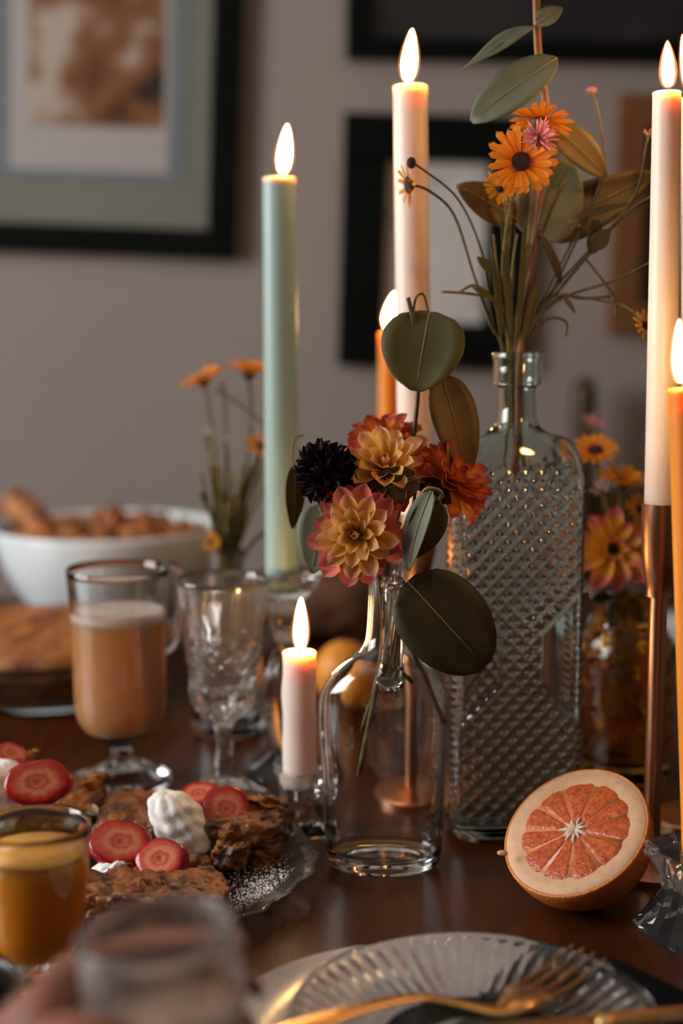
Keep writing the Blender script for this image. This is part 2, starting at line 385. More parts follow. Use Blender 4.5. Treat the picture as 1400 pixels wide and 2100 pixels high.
def straw_mat():
    m, N, L, b = newmat('strawberry_cut'); b.inputs['Roughness'].default_value = 0.22
    a = N.new('ShaderNodeAttribute'); a.attribute_name = 'rad'
    tc = N.new('ShaderNodeTexCoord'); nz = N.new('ShaderNodeTexNoise'); nz.inputs['Scale'].default_value = 220
    L.new(tc.outputs['Object'], nz.inputs['Vector'])
    ad = N.new('ShaderNodeMath'); ad.operation = 'MULTIPLY_ADD'; L.new(nz.outputs['Fac'], ad.inputs[0]); ad.inputs[1].default_value = 0.3; L.new(a.outputs['Fac'], ad.inputs[2])
    r = N.new('ShaderNodeValToRGB'); e = r.color_ramp.elements
    st = [(0.14, (0.34, 0.045, 0.02)), (0.30, (0.55, 0.12, 0.05)), (0.40, (0.42, 0.05, 0.02)), (0.58, (0.60, 0.19, 0.085)), (0.78, (0.48, 0.06, 0.02)), (0.93, (0.40, 0.014, 0.008)), (1.1, (0.30, 0.008, 0.005))]
    e[0].position, e[0].color = st[0][0], (*st[0][1], 1); e[1].position, e[1].color = 1.0, (*st[-1][1], 1)
    for p, c in st[1:-1]: q = e.new(p); q.color = (*c, 1)
    L.new(ad.outputs[0], r.inputs[0]); L.new(r.outputs[0], b.inputs['Base Color'])
    bp = N.new('ShaderNodeBump'); bp.inputs['Strength'].default_value = 0.25; bp.inputs['Distance'].default_value = 0.001
    L.new(nz.outputs['Fac'], bp.inputs['Height']); L.new(bp.outputs[0], b.inputs['Normal'])
    return m
M['straw'] = straw_mat()
def print_mat(name, stops, sx, sz):
    """flat printed picture: soft blotches"""
    m, N, L, b = newmat(name); b.inputs['Roughness'].default_value = 0.35
    tc = N.new('ShaderNodeTexCoord'); mp = N.new('ShaderNodeMapping'); mp.inputs['Scale'].default_value = (sx, 1, sz)
    L.new(tc.outputs['Object'], mp.inputs[0])
    nz = N.new('ShaderNodeTexNoise'); nz.inputs['Scale'].default_value = 1; nz.inputs['Detail'].default_value = 2; L.new(mp.outputs[0], nz.inputs['Vector'])
    r = N.new('ShaderNodeValToRGB'); e = r.color_ramp.elements
    e[0].position, e[0].color = stops[0][0], (*stops[0][1], 1); e[1].position, e[1].color = stops[-1][0], (*stops[-1][1], 1)
    for p, c in stops[1:-1]: q = e.new(p); q.color = (*c, 1)
    L.new(nz.outputs['Fac'], r.inputs[0]); L.new(r.outputs[0], b.inputs['Base Color'])
    return m
M['print_brown'] = print_mat('brown_still_life_print', [(0.36, (0.02, 0.014, 0.01)), (0.44, (0.16, 0.055, 0.015)), (0.54, (0.23, 0.10, 0.04)), (0.64, (0.46, 0.36, 0.29))], 9, 9)
M['print_dark'] = print_mat('dark_print', [(0.35, (0.008, 0.008, 0.009)), (0.65, (0.028, 0.025, 0.026))], 5, 5)
M['print_white'] = print_mat('white_print', [(0.3, (0.36, 0.33, 0.33)), (0.42, (0.60, 0.57, 0.56)), (0.6, (0.62, 0.59, 0.58))], 14, 14)
M['mat_grey'] = mat('sage_mat_board', (0.20, 0.19, 0.155), 0.9, var=0.05, scale=60)
M['mat_blue'] = mat('blue_grey_mat_board', (0.17, 0.19, 0.20), 0.9, var=0.05, scale=60)
M['paper'] = mat('white_photo_paper', (0.40, 0.35, 0.335), 0.6, var=0.03, scale=60)
M['ceiling'] = mat('white_ceiling_paint', (0.75, 0.73, 0.70), 0.9, var=0.03, scale=4)
M['win_frame'] = mat('white_window_paint', (0.75, 0.75, 0.73), 0.5, var=0.04, scale=30)
# ------------------------------------------------------------------ the room
WY = 2.45
def struct(name, VF, m, label, parent=None, smooth=False):
    o = part(name, VF, m, parent, smooth); o['kind'] = 'structure'; o['label'] = label; return o
struct('floor', box(-2.1, 3.0, -3.1, WY + 0.1, -0.05, 0.0), M['floor'], 'dark wooden floor under the dining table')
struct('wall_back', box(-2.1, 3.0, WY, WY + 0.1, 0, 2.7), M['wall'], 'grey painted wall behind the table with hung pictures')
wy0, wy1, wz0, wz1 = 0.17, 1.43, 1.05, 2.25
lw = join(box(-2.1, -2.0, -3.0, wy0, 0, 2.7), box(-2.1, -2.0, wy1, WY, 0, 2.7), box(-2.1, -2.0, wy0, wy1, 0, wz0), box(-2.1, -2.0, wy0, wy1, wz1, 2.7))
struct('wall_left', lw, M['wall'], 'grey painted side wall with the window')
struct('wall_right', box(2.9, 3.0, -3.0, WY, 0, 2.7), M['wall'], 'grey painted wall on the other side of the table')
struct('wall_front', box(-2.1, 3.0, -3.1, -3.0, 0, 2.7), M['wall'], 'grey painted wall facing the pictures')
struct('ceiling', box(-2.1, 3.0, -3.1, WY + .1, 2.7, 2.8), M['ceiling'], 'white painted ceiling over the dining room')
wn = thing('window_1', 'white framed window in the side wall letting in dusk light', None, (-2.05, (wy0 + wy1) / 2, wz0)); wn['kind'] = 'structure'
t = 0.05
for VF in (box(-2.09, -2.0, wy0, wy0 + t, wz0, wz1), box(-2.09, -2.0, wy1 - t, wy1, wz0, wz1), box(-2.09, -2.0, wy0, wy1, wz0, wz0 + t), box(-2.09, -2.0, wy0, wy1, wz1 - t, wz1)):
    part('window_frame', VF, M['win_frame'], wn, False)
part('mullion', box(-2.07, -2.03, 0.785, 0.815, wz0, wz1), M['win_frame'], wn, False)
part('mullion', box(-2.07, -2.03, wy0, wy1, 1.635, 1.665), M['win_frame'], wn, False)
part('pane', box(-2.055, -2.05, wy0, 0.79, wz0, wz1), M['pane'], wn, False)
part('pane', box(-2.055, -2.05, 0.81, wy1, wz0, wz1), M['pane'], wn, False)
# ------------------------------------------------------------------ table
TB = thing('dining_table', 'long polished dark reddish-brown wooden dining table', 'table', (-0.05, 1.15, 0))
tx0, tx1, ty0, ty1 = -0.95, 0.85, 0.32, 2.0
bevel(part('tabletop', box(tx0, tx1, ty0, ty1, TZ - 0.035, TZ), M['wood_table'], TB, False), 0.006, 3)
part('apron', join(box(tx0 + .1, tx1 - .1, ty0 + .08, ty0 + .105, .62, TZ - .035), box(tx0 + .1, tx1 - .1, ty1 - .105, ty1 - .08, .62, TZ - .035),
                   box(tx0 + .08, tx0 + .105, ty0 + .1, ty1 - .1, .62, TZ - .035), box(tx1 - .105, tx1 - .08, ty0 + .1, ty1 - .1, .62, TZ - .035)), M['wood_table'], TB, False)
for x in (tx0 + .11, tx1 - .11):
    for y in (ty0 + .11, ty1 - .11):
        part('leg', superrings([(.02, .02, 6, 0), (.03, .03, 6, .3), (.035, .035, 6, TZ - .035)], 4, c=(x, y)), M['wood_table'], TB)
# ------------------------------------------------------------------ chair behind the table
def chair(x, y, label):
    c = thing('dining_chair', label, 'chair', (x, y + 0, 0))
    w_ = 0.21
    for s in (-1, 1):
        prof = cr([(0.022, 0, ), (0.023, .45), (0.022, .9), (0.0215, 1.0), (0.0195, 1.03), (0.010, 1.045), (0.0, 1.048)], 3)
        part('back_post', lathe([(max(a, 0), b) for a, b in prof], 14, c=(x + s * w_, y)), M['wood_chair'], c)
        part('leg', tube([(x + s * w_, y - .36, 0), (x + s * w_, y - .36, .44)], 0.018, 10), M['wood_chair'], c)
    for z in (.83, .70, .58):
        bevel(part('back_rail', box(x - w_, x + w_, y - .009, y + .009, z - .035, z + .035), M['wood_chair'], c, False), .005)
    subsurf(part('seat', superrings([(.225, .20, 6, .43), (.235, .21, 6, .44), (.235, .21, 6, .46), (.22, .195, 6, .468)], 5, c=(x, y - .18)), M['wood_chair'], c), 1)
    for z in (.2, ):
        part('stretcher', tube([(x - w_, y - .36, z), (x + w_, y - .36, z)], .011, 8), M['wood_chair'], c)
    return c
p = at(1196, 850, 2.38)
chair(p.x + 0.21, 2.38, 'brown wooden chair with rounded back posts against the grey wall')
# ------------------------------------------------------------------ pictures on the wall
def picture(name, label, quad, depth, fw, m_frame, layers, roll):
    """quad: px of left, right, top, bottom outer edges; layers: (name, material, inset px l r t b, depth)"""
    l, r, t_, b_ = quad
    Y = WY - 0.002
    c = at((l + r) / 2, (t_ + b_) / 2, Y); s = pxm(Y, (t_ + b_) / 2)
    W, H = (r - l) * s / 2, (b_ - t_) * s / 2
    th = thing(name, label, 'picture', (c.x, WY, c.z - H))
    R = Matrix.Translation(c) @ Matrix.Rotation(math.radians(roll), 4, 'Y')
    f = fw * s
    for (x0, x1, z0, z1) in ((-W, W, H - f, H), (-W, W, -H, -H + f), (-W, -W + f, -H + f, H - f), (W - f, W, -H + f, H - f)):
        bevel(part('frame_bar', xf(box(x0, x1, -depth, 0, z0, z1), R), m_frame, th, False), .003)
    for (nm, m, il, ir, it, ib, d) in layers:
        o = obj(nm, mesh(nm, *box(-W + il * s, W - ir * s, -d, 0, -H + ib * s, H - it * s), smooth=False), m, th, R)
    return th
picture('picture_frame', 'large black framed brown still-life photo with white border and sage mat', (-175, 500, -520, 514), 0.03, 60, M['black_frame'],
        [('mat_board', M['mat_grey'], 55, 55, 55, 55, .008), ('inner_mat', M['mat_blue'], 168, 112, 118, 150, .010),
         ('photo_paper', M['paper'], 200, 146, 150, 172, .011), ('photo_print', M['print_brown'], 238, 158, 190, 262, .012)], 2.2)
picture('picture_frame', 'black framed picture with a dark print above the smaller frames', (712, 1480, -400, 122), 0.028, 42, M['black_frame'],
        [('photo_print', M['print_dark'], 40, 40, 40, 40, .010)], 0.8)
picture('picture_frame', 'black framed small white print behind the white candle', (698, 1085, 246, 752), 0.028, 92, M['black_frame'],
        [('photo_print', M['print_white'], 88, 88, 88, 80, .010)], 1.6)
picture('picture_frame', 'brown wood framed dark picture beside the white candle', (1252, 1640, 208, 688), 0.028, 62, M['brown_frame'],
        [('photo_print', M['print_dark'], 58, 58, 58, 58, .010)], 1.6)
# ------------------------------------------------------------------ candles and holders
def prof_px(cx, Y, pts):
    """(py, half width px) list -> (r, z) list"""
    return [(hw * pxm(Y, py), at(cx, py, Y).z) for py, hw in pts]
def candle(label, m, top, bot, Y, wt, wb, flame, group=None, fl=None, zbot=None, drip=False, fw=14):
    """top, bot: (px, py) of the wax; wt, wb widths in px; flame: (tip px, tip py, base px, base py)"""
    a, b = at(*top, Y), at(*bot, Y)
    if zbot is not None: b = a + (b - a) * ((zbot - a.z) / (b.z - a.z))
    rt, rb = wt / 2 * pxm(Y, top[1]), wb / 2 * pxm(Y, bot[1])
    c = thing('taper_candle', label, 'candle', b, group)
    ax = a - b; n = 26; V, Fc, seg = [], [], 28
    rows = [(i / n, rb + (rt - rb) * i / n) for i in range(n + 1)]
    prof = [(0, 0)] + [(q * 1, t_) for t_, q in rows[:-1]] + [(rt * 1.0, 0.99), (rt * 1.02, 1.0), (rt * .93, 1.003), (rt * .80, .999), (rt * .45, .9955), (0, .994)]
    h = ax.length
    prof = [(r, (t_ if t_ < .98 else 1 - (1 - t_) * .25 / h) * h) for r, t_ in prof]
    rf = None
    if drip: rf = lambda th, z, i: 1 + 0.07 * max(0, math.cos(th - PI)) ** 12 * math.exp(-((z - h * .70) / .012) ** 2) + .012 * math.sin(3 * th + z * 160)
    VF = lathe(prof, seg, rf)
    R = Matrix.Translation(b) @ frame(ax, Vector((0, 1, 0)))
    part('wax', xf(VF, R), m, c)
    tip, base = at(flame[0], flame[1], Y), at(flame[2], flame[3], Y)
    wk = [a - ax.normalized() * .004, a + (base - a) * .5 + Vector((.0006, 0, 0)), base + (tip - base) * .14]
    part('wick', tube(cr([tuple(q) for q in wk], 4), 0.0011, 6), M['wick'], c)
    H = (tip - base).length; R = Matrix.Translation(base) @ frame(tip - base, Vector((0, 1, 0)))
    fr = fw * pxm(Y, flame[3])
    sh = [(0, -.02), (.46, .0), (.76, .08), (.95, .21), (1.0, .34), (.90, .52), (.68, .71), (.38, .88), (.15, .97), (0, 1.0)]
    fo = part('flame', xf(lathe([(fr * max(r, 0), z * H) for r, z in cr(sh, 3)], 16), R), M['flame'], c)
    part('flame_mantle', xf(lathe([(fr * 1.38 * max(r, 0), z * H * 1.06 - .03 * H) for r, z in cr(sh, 3)], 16), R), M['flame_mantle'], fo)
    return c
def gold_stick(label, px, Y, cuptop, cupbot, cw, stemw, base_r, group=None, neckw=None):
    zc, zb = at(px, cuptop, Y).z, at(px, cupbot, Y).z; s = pxm(Y, cuptop); X = at(px, cuptop, Y).x
    h = thing('candlestick', label, 'candlestick', (X, Y, TZ), group)
    R, r = cw / 2 * s, stemw / 2 * s
    pr = [(0, zb), (r * 1.5, zb), (R * .66, zb + (zc - zb) * .10), (R * .90, zb + (zc - zb) * .38), (R, zb + (zc - zb) * .75), (R * .99, zc),
          (R * .93, zc), (R * .92, zc - .02), (0, zc - .022)]
    sharp(part('cup', lathe(pr[:1] + cr(pr[1:6], 4) + pr[6:], 40, c=(X, Y)), M['rose_gold'], h), 50)
    part('pole', lathe([(r, TZ + .008), (r, zb), (r * .9, zb + .002), (0, zb + .002)], 24, c=(X, Y)), M['rose_gold'], h)
    b = [(0, TZ), (base_r, TZ), (base_r, TZ + .004), (base_r * .96, TZ + .0055), (base_r * .3, TZ + .008), (r, TZ + .0095), (0, TZ + .0095)]
    sharp(part('base', lathe(b, 48, c=(X, Y)), M['rose_gold'], h), 40)
    return zc - .02
def rs(*a): return list(a)
# sage green taper in a crystal candlestick
zb = at(588, 1168, 1.2).z
candle('sage green taper candle standing tall beside the left wall picture', M['wax_green'], (572, 366), (580, 1168), 1.2, 68, 72, (589, 256, 580, 352), zbot=zb - .012)
X, Y = at(588, 1300, 1.2).x, 1.2
h = thing('crystal_candlestick', 'cut crystal candlestick holding the sage green candle', 'candlestick', (X, Y, TZ))
pz = lambda py: at(588, py, 1.2).z
s = pxm(1.2, 1300)
pr = [(84 * s, TZ), (86 * s, TZ + .004), (62 * s, TZ + .010), (34 * s, TZ + .020), (30 * s, pz(1530)), (52 * s, pz(1470)), (58 * s, pz(1420)), (36 * s, pz(1360)), (26 * s, pz(1320)), (34 * s, pz(1290)), (30 * s, pz(1260)), (40 * s, pz(1225)), (70 * s, pz(1190)), (76 * s, pz(1172)), (72 * s, pz(1168)), (44 * s, pz(1178)), (40.5 * s, pz(1184)), (40 * s, zb - .012), (0, zb - .012)]
part('crystal_body', lathe([(0, TZ)] + cr(pr[:15], 3) + pr[15:], 48, lambda th, z, i: 1 + .05 * (abs(math.cos(7 * th)) - .5), c=(X, Y)), M['crystal'], h)
# white candle in the middle on a rose-gold stick
z = gold_stick('rose gold candlestick behind the clear jug bottle', 856, 1.14, 1052, 1190, 82, 34, .036)
candle('tall white taper candle between the jug bottle and the embossed bottle', M['wax_white'], (841, 178), (851, 1000), 1.14, 70, 72, (845, 60, 836, 163), zbot=z, fw=15)
# honey candle behind it
z = gold_stick('rose gold candlestick holding the thin honey candle behind the bouquet', 797, 1.45, 1040, 1160, 54, 22, .035)
candle('thin honey coloured taper candle partly behind the bouquet', M['wax_amber'], (795, 684), (797, 1000), 1.45, 38, 44, (810, 602, 798, 672), zbot=z, fw=14)
# right-hand white candle on rose gold
z = gold_stick('tall rose gold candlestick behind the grapefruit half', 1356, .985, 1032, 1222, 80, 36, .040)
candle('tall white taper candle on the rose gold stick behind the grapefruit', M['wax_white'], (1367, 190), (1355, 1000), .985, 58, 68, (1368, 84, 1370, 176), zbot=z, fw=14)
z = gold_stick('rose gold candlestick half outside the view beside the honey candle', 1436, 1.08, 1040, 1200, 66, 34, .032)
candle('white taper candle mostly hidden behind the other white taper', M['wax_white'], (1424, 203), (1432, 1000), 1.08, 58, 64, (1400, 72, 1420, 190), zbot=z, fw=14)
# honey candle in crystal in front on the right
def crystal_block(label, px, py, Y, hw, top_py, bot_z, rot, n=3.0, waist=.62, recess=12, name='crystal_candle_holder'):
    X = at(px, py, Y).x; s = pxm(Y, py); zt = at(px, top_py, Y).z; H = zt - bot_z; a = hw * s
    th = thing(name, label, 'candle holder', (X, Y, bot_z))
    ring = [(.90, 0), (1.0, .03), (1.0, .10), (.92, .16), (waist, .50), (waist * 1.05, .58), (.88, .86), (.98, .93), (1.0, .97), (.94, 1.0)]
    R = [(a * q, a * q, n + (2.2 if q > .85 else 0), bot_z + H * t_) for q, t_ in ring]
    rr = recess * s
    R += [(rr * 1.15, rr * 1.15, 2, zt), (rr, rr, 2, zt - .001), (rr, rr, 2, zt - .012)]
    def disp(x, y, z, a_, b_, n_, side, i):
        if i < 2 or i > 8: return 0, 0
        th_ = math.atan2(y, x); k = .11 * math.cos(8 * th_ + (z - bot_z) / H * 3.0)
        return x * k, y * k
    o = part('crystal_body', superrings(R, 8, disp, (X, Y), rot), M['crystal'], th, True, auto=22)
    return X, zt - .012
X, z = crystal_block('chunky cut crystal candle holder in front of the grapefruit half', 1426, 1800, .868, 92, 1738, TZ, .5, recess=37)
candle('honey coloured taper candle in the chunky crystal holder', M['wax_amber'], (1404, 798), (1432, 1700), .868, 68, 70, (1392, 655, 1396, 782), zbot=z, fw=16)
# short white candle
X, z = crystal_block('small square cut crystal holder under the short white candle', 620, 1660, 1.056, 50, 1578, TZ, .30, n=4, waist=.76, recess=36)
candle('short white burnt down candle in a small crystal holder beside the jug bottle', M['wax_white'], (614, 1338), (614, 1570), 1.056, 68, 70, (617, 1226, 616, 1328), zbot=z, drip=True, fw=13)
# ------------------------------------------------------------------ drinking glasses
def vessel(outer, wall, floor_z, n=4, inner_from=0):
    """outer (r,z) bottom to rim -> closed profile with an inner wall"""
    o = cr(outer, n); zr = o[-1][1]
    inn = [(max(r - wall, .0005), z) for r, z in o[inner_from * n:] if z > floor_z + .002]
    return [(0, o[0][1])] + o + [(o[-1][0] - wall * .5, zr + wall * .4)] + inn[::-1] + [(inn[0][0] * .6, floor_z + .0004), (0, floor_z)], inn
def fill(inn, z0, z1, floor_z, grow=.0002):
    p_ = [(r + grow, z) for r, z in inn if z0 <= z <= z1]
    return p_
# irish coffee glass
cx, Y = 246, 1.18
X = at(cx, 1400, Y).x
h = thing('irish_coffee_glass', 'footed glass mug of milky coffee with pale foam', 'glass', (X, Y, TZ))
hw = lambda v: v * pxm(Y, 1300)
pz = lambda py: at(cx, py, Y).z
outer = [(hw(100), TZ + .0005), (hw(102), TZ + .004), (hw(70), TZ + .010), (hw(30), TZ + .018), (hw(21), pz(1560)), (hw(22), pz(1540)), (hw(34), pz(1518)), (hw(70), pz(1497)), (hw(90), pz(1465)), (hw(94), pz(1420)), (hw(95), pz(1340)), (hw(99), pz(1250)), (hw(105), pz(1165))]
fz = pz(1506)
prf, inn = vessel(outer, hw(6), fz, 4, 7)
part('glass_body', lathe(prf, 56, c=(X, Y)), M['glass'], h)
ins = [(r + .0002, z) for r, z in inn]
zc, zf, zs = pz(1272), pz(1250), pz(1492)
sy = [(r, z) for r, z in ins if z < zs]
cf = [(r, z) for r, z in ins if zs <= z <= zc]; ff = [(r, z) for r, z in ins if zc <= z <= zf]
part('syrup', lathe([(0, fz - .0002), (sy[0][0] * .6, fz)] + sy + [(cf[0][0], zs), (0, zs)], 40, c=(X, Y)), M['syrup'], h)
part('coffee', lathe([(0, zs)] + [(cf[0][0], zs)] + cf + [(cf[-1][0], zc), (0, zc)], 40, c=(X, Y)), M['latte'], h)
part('foam', lathe([(0, zc), (ff[0][0], zc)] + ff + [(ff[-1][0], zf), (0, zf + .0005)], 40, c=(X, Y)), M['foam'], h)
ang = math.radians(35)
hp = []
for r_, py in ((104, 1180), (128, 1172), (142, 1200), (140, 1270), (128, 1330), (98, 1352)):
    hp.append((X + hw(r_) * math.cos(ang), Y + hw(r_) * math.sin(ang), pz(py)))
part('handle', tube(cr(hp, 6), hw(11), 12, .8), M['glass'], h)
# crystal goblet
cx, Y = 458, 1.14
X = at(cx, 1400, Y).x
h = thing('crystal_goblet', 'empty cut crystal goblet with fluted bowl', 'glass', (X, Y, TZ))
hw = lambda v: v * pxm(Y, 1400)
pz = lambda py: at(cx, py, Y).z
outer = [(hw(84), TZ + .0005), (hw(86), TZ + .004), (hw(60), TZ + .009), (hw(38), TZ + .016), (hw(22), pz(1575)), (hw(16), pz(1530)), (hw(19), pz(1490)), (hw(30), pz(1474)), (hw(60), pz(1450)), (hw(70), pz(1415)), (hw(68), pz(1385)), (hw(74), pz(1350)), (hw(77), pz(1320)), (hw(84), pz(1260)), (hw(95), pz(1185))]
prf, inn = vessel(outer, hw(4.5), pz(1425), 4, 10)
no = len(cr(outer, 4)) + 1
zb0, zb1 = pz(1452), pz(1310)
def gob(th, z, i):
    if i > no: return 1
    if z > zb1: return 1 + .022 * (abs(math.cos(7 * th)) - .5) * min(1, (pz(1180) - z) / .03)
    if z > zb0: return 1 + .05 * math.cos(14 * th) * math.cos((z - zb0) * 2 * PI / .0125)
    return 1 + .05 * math.cos(6 * th)
part('crystal_body', lathe(prf, 112, gob, c=(X, Y)), M['crystal'], h)
# orange juice glass
cx, Y = 74, .78
X = at(cx, 1850, Y).x
h = thing('juice_glass', 'small footed glass of orange juice with beaded base', 'glass', (X, Y, TZ))
hw = lambda v: v * pxm(Y, 1850)
pz = lambda py: at(cx, py, Y).z
outer = [(hw(72), TZ + .0005), (hw(74), TZ + .004), (hw(56), TZ + .009), (hw(44), pz(2015)), (hw(48), pz(1992)), (hw(62), pz(1968)), (hw(84), pz(1925)), (hw(96), pz(1880)), (hw(106), pz(1800)), (hw(114), pz(1690))]
prf, inn = vessel(outer, hw(7), pz(1950), 4, 6)
no = len(cr(outer, 4)) + 1
def bead(th, z, i):
    if i > no: return 1
    zz = at(cx, 1860, .78).z
    k = max(0, min(1, (zz + .012 - z) / .012))
    return 1 + .035 * k * math.cos(16 * th) * math.cos(z * 2 * PI / .010)
part('glass_body', lathe(prf, 96, bead, c=(X, Y)), M['glass'], h)
ins = [(r + .0002, z) for r, z in inn]; zj = pz(1752); zj2 = pz(1742)
jf = [(r, z) for r, z in ins if z <= zj]
part('juice', lathe([(0, pz(1950) - .0002), (jf[0][0] * .6, pz(1950))] + jf + [(jf[-1][0], zj), (0, zj)], 40, c=(X, Y)), M['juice'], h)
part('froth', lathe([(0, zj), (jf[-1][0], zj), (jf[-1][0] + .0002, zj2), (0, zj2)], 40, c=(X, Y)), M['juice_top'], h)
# dark mug at the corner
Y = .66; X = at(-108, 2022, Y).x; zt = at(-108, 2022, Y).z
h = thing('coffee_mug', 'dark brown stoneware mug beside the juice glass', 'mug', (X, Y, TZ))
prf, inn = vessel([(.026, TZ), (.030, TZ + .004), (.034, TZ + .03), (.0355, zt)], .003, TZ + .006, 4)
part('mug_body', lathe(prf, 48, c=(X, Y)), M['dark_mug'], h)
part('handle', tube(cr([(X - .033, Y - .002, zt - .015), (X - .052, Y - .006, zt - .02), (X - .055, Y - .006, zt - .042), (X - .033, Y - .002, zt - .058)], 6), .005, 10), M['dark_mug'], h)
part('coffee', lathe([(0, zt - .02), (inn[-2][0], zt - .02), (inn[-2][0] + .0003, zt - .012), (0, zt - .012)], 36, c=(X, Y)), M['black_coffee'], h)
# ------------------------------------------------------------------ held glass and hand
gY = .55
g0, g1 = at(352, 2160, gY), at(318, 1905, gY)
ax = (g1 - g0).normalized(); base = g1 - ax * .115
h = thing('tumbler', 'misted tumbler of pale creamy drink held in a hand', 'glass', base)
R = Matrix.Translation(base) @ frame(ax, Vector((0, 1, 0)))
gr = 166 * pxm(gY, 1905)
prf, inn = vessel([(gr * .86, 0), (gr * .92, .003), (gr * .99, .03), (gr * 1.02, .06), (gr * 1.0, .115)], .0028, .008, 5)
part('glass_body', xf(lathe(prf, 56), R), M['misted'], h)
zd = .080
df = [(r - .0003, z) for r, z in inn if z <= zd]
part('drink', xf(lathe([(0, .0084), (df[0][0] * .9, .0084)] + df + [(df[-1][0], zd), (0, zd)], 40), R), M['eggnog'], h)
def hand():
    th = thing('person', 'bare hand gripping the misted tumbler', 'person', base + Vector((-.06, -.03, 0)))
    inv = R
    def pol(a, r, z): a = math.radians(a); return R @ Vector((r * math.cos(a), r * math.sin(a), z))
    V, E, RD = [], [], []
    # local frame of the glass: find the angle that points to world -X
    zl = R.to_3x3(); ex = zl.inverted() @ Vector((-1, 0, 0)); a0 = math.degrees(math.atan2(ex.y, ex.x))
    ey = zl.inverted() @ Vector((0, 1, 0)); sgn = 1 if math.degrees(math.atan2(ey.y, ey.x) - math.atan2(ex.y, ex.x)) % 360 < 180 else -1
    P = lambda a, r, z: pol(a0 + sgn * a, r, z)      # a: 0 = left side, + = far side
    def v(p, r): V.append(p); RD.append(r); return len(V) - 1
    elbow = Vector((-.33, .08, .77)); wr = P(-38, gr + .075, .050)
    i_el = v(elbow, .040); i_mid = v((elbow + wr) / 2, .033); E.append((i_el, i_mid))
    i_w = v(wr, .024); E.append((i_mid, i_w))
    i_p = v(P(-26, gr + .040, .060), .026); E.append((i_w, i_p))
    i_q = v(P(-12, gr + .020, .064), .022); E.append((i_p, i_q))
    tips = []
    for k, (z, l) in enumerate(((.090, 1.0), (.071, 1.08), (.052, 1.0), (.034, .82))):
        kn = v(P(4, gr + .014, z), .0115); E.append((i_q, kn))
        prev = kn
        for (a, rr, rd) in ((38 * l, .0115, .0100), (75 * l, .0095, .0092), (112 * l, .0090, .0080), (128 * l, .0088, .0066)):
            q = v(P(a, gr + rr, z - .001), rd); E.append((prev, q)); prev = q
        tips.append((128 * l, z))
    t1 = v(P(-34, gr + .030, .076), .0170); E.append((i_p, t1))
    t2 = v(P(-48, gr + .016, .092), .0130); E.append((t1, t2))
    t3 = v(P(-74, gr + .0115, .088), .0112); E.append((t2, t3))
    t4 = v(P(-96, gr + .0105, .080), .0085); E.append((t3, t4))
    off = WL[th]
    me = bpy.data.meshes.new('hand'); me.from_pydata([tuple(p - off) for p in V], E, [])
    o = bpy.data.objects.new('hand', me); COL.objects.link(o); o.parent = th; me.materials.append(M['skin'])
    WL[o] = Vector((0, 0, 0))
    sk = o.modifiers.new('skin', 'SKIN'); sk.use_smooth_shade = True
    for i, r in enumerate(RD): me.skin_vertices[0].data[i].radius = (r, r)
    me.skin_vertices[0].data[i_p].use_root = True
    subsurf(o, 2)
    # thumb and finger nails
    def nail(a, z, w_, ro):
        c = P(a, gr + ro, z); n = (c - P(a, 0, z)).normalized(); tg = (P(a + 4, gr + ro, z) - P(a - 4, gr + ro, z)).normalized()
        Mx = Matrix((tg, ax, n)).transposed().to_4x4(); Mx.translation = c
        VF = rbox(.0062, w_, .0012, 4, 3, 0)
        obj('nail', mesh('nail', *VF), M['nail'], th, Mx)
    nail(-97, .079, .0052, .0180)
    for a, z in tips: nail(a - 4, z - .001, .0048, .0145)
hand()
# ------------------------------------------------------------------ place setting
pcx, pcy, pR = .052, .694, .128
h = tag(part('dinner_plate', lathe([(0, TZ), (.07, TZ), (.078, TZ + .003), (pR * .98, TZ + .015), (pR, TZ + .0175), (pR * .985, TZ + .019), (.082, TZ + .0075), (.074, TZ + .0045), (0, TZ + .0045)], 72, c=(pcx, pcy)), M['plate_cream']),
        'large smooth off-white dinner plate under the ribbed glass plate', 'plate')
def napkin():
    c0 = Vector((.128, .816, 0)); e1 = Vector((.78, -.62, 0)).normalized(); e2 = Vector((-.62, -.78, 0)).normalized()
    V, Fc = [], []; nu, nv = 28, 18; layers = 3
    for s in (0, 1):
        for i in range(nu + 1):
            for j in range(nv + 1):
                u, v_ = i / nu, j / nv
                p_ = c0 + e1 * (u * .24) + e2 * (v_ * .135)
                d = math.hypot(p_.x - pcx, p_.y - pcy)
                z = TZ + .0195 if d < pR + .012 else TZ + .0195 - min(.0165, (d - pR - .012) * .45)
                if d < .085: z = TZ + .0195 - .010 * min(1, (.085 - d) / .03)
                ed = min(u, 1 - u, v_ * .6, (1 - v_) * .6) * 30
                V.append((p_.x, p_.y, z + (.0045 * min(1, ed) ** .5 if s else 0) + .0006 * math.sin(u * 9 + v_ * 5)))
    n = (nu + 1) * (nv + 1); I = lambda s, i, j: s * n + i * (nv + 1) + j
    for i in range(nu):
        for j in range(nv):
            Fc.append((I(1, i, j), I(1, i, j + 1), I(1, i + 1, j + 1), I(1, i + 1, j))[::-1]); Fc.append((I(0, i, j), I(0, i, j + 1), I(0, i + 1, j + 1), I(0, i + 1, j)))
    for i in range(nu):
        for j in (0, nv): Fc.append((I(0, i, j), I(0, i + 1, j), I(1, i + 1, j), I(1, i, j)))
    for j in range(nv):
        for i in (0, nu): Fc.append((I(0, i, j), I(0, i, j + 1), I(1, i, j + 1), I(1, i, j)))
    tag(part('cloth_napkin', (V, Fc), M['napkin']), 'black folded cloth napkin tucked under the ribbed glass plate', 'napkin')
napkin()
gz = TZ + .0215
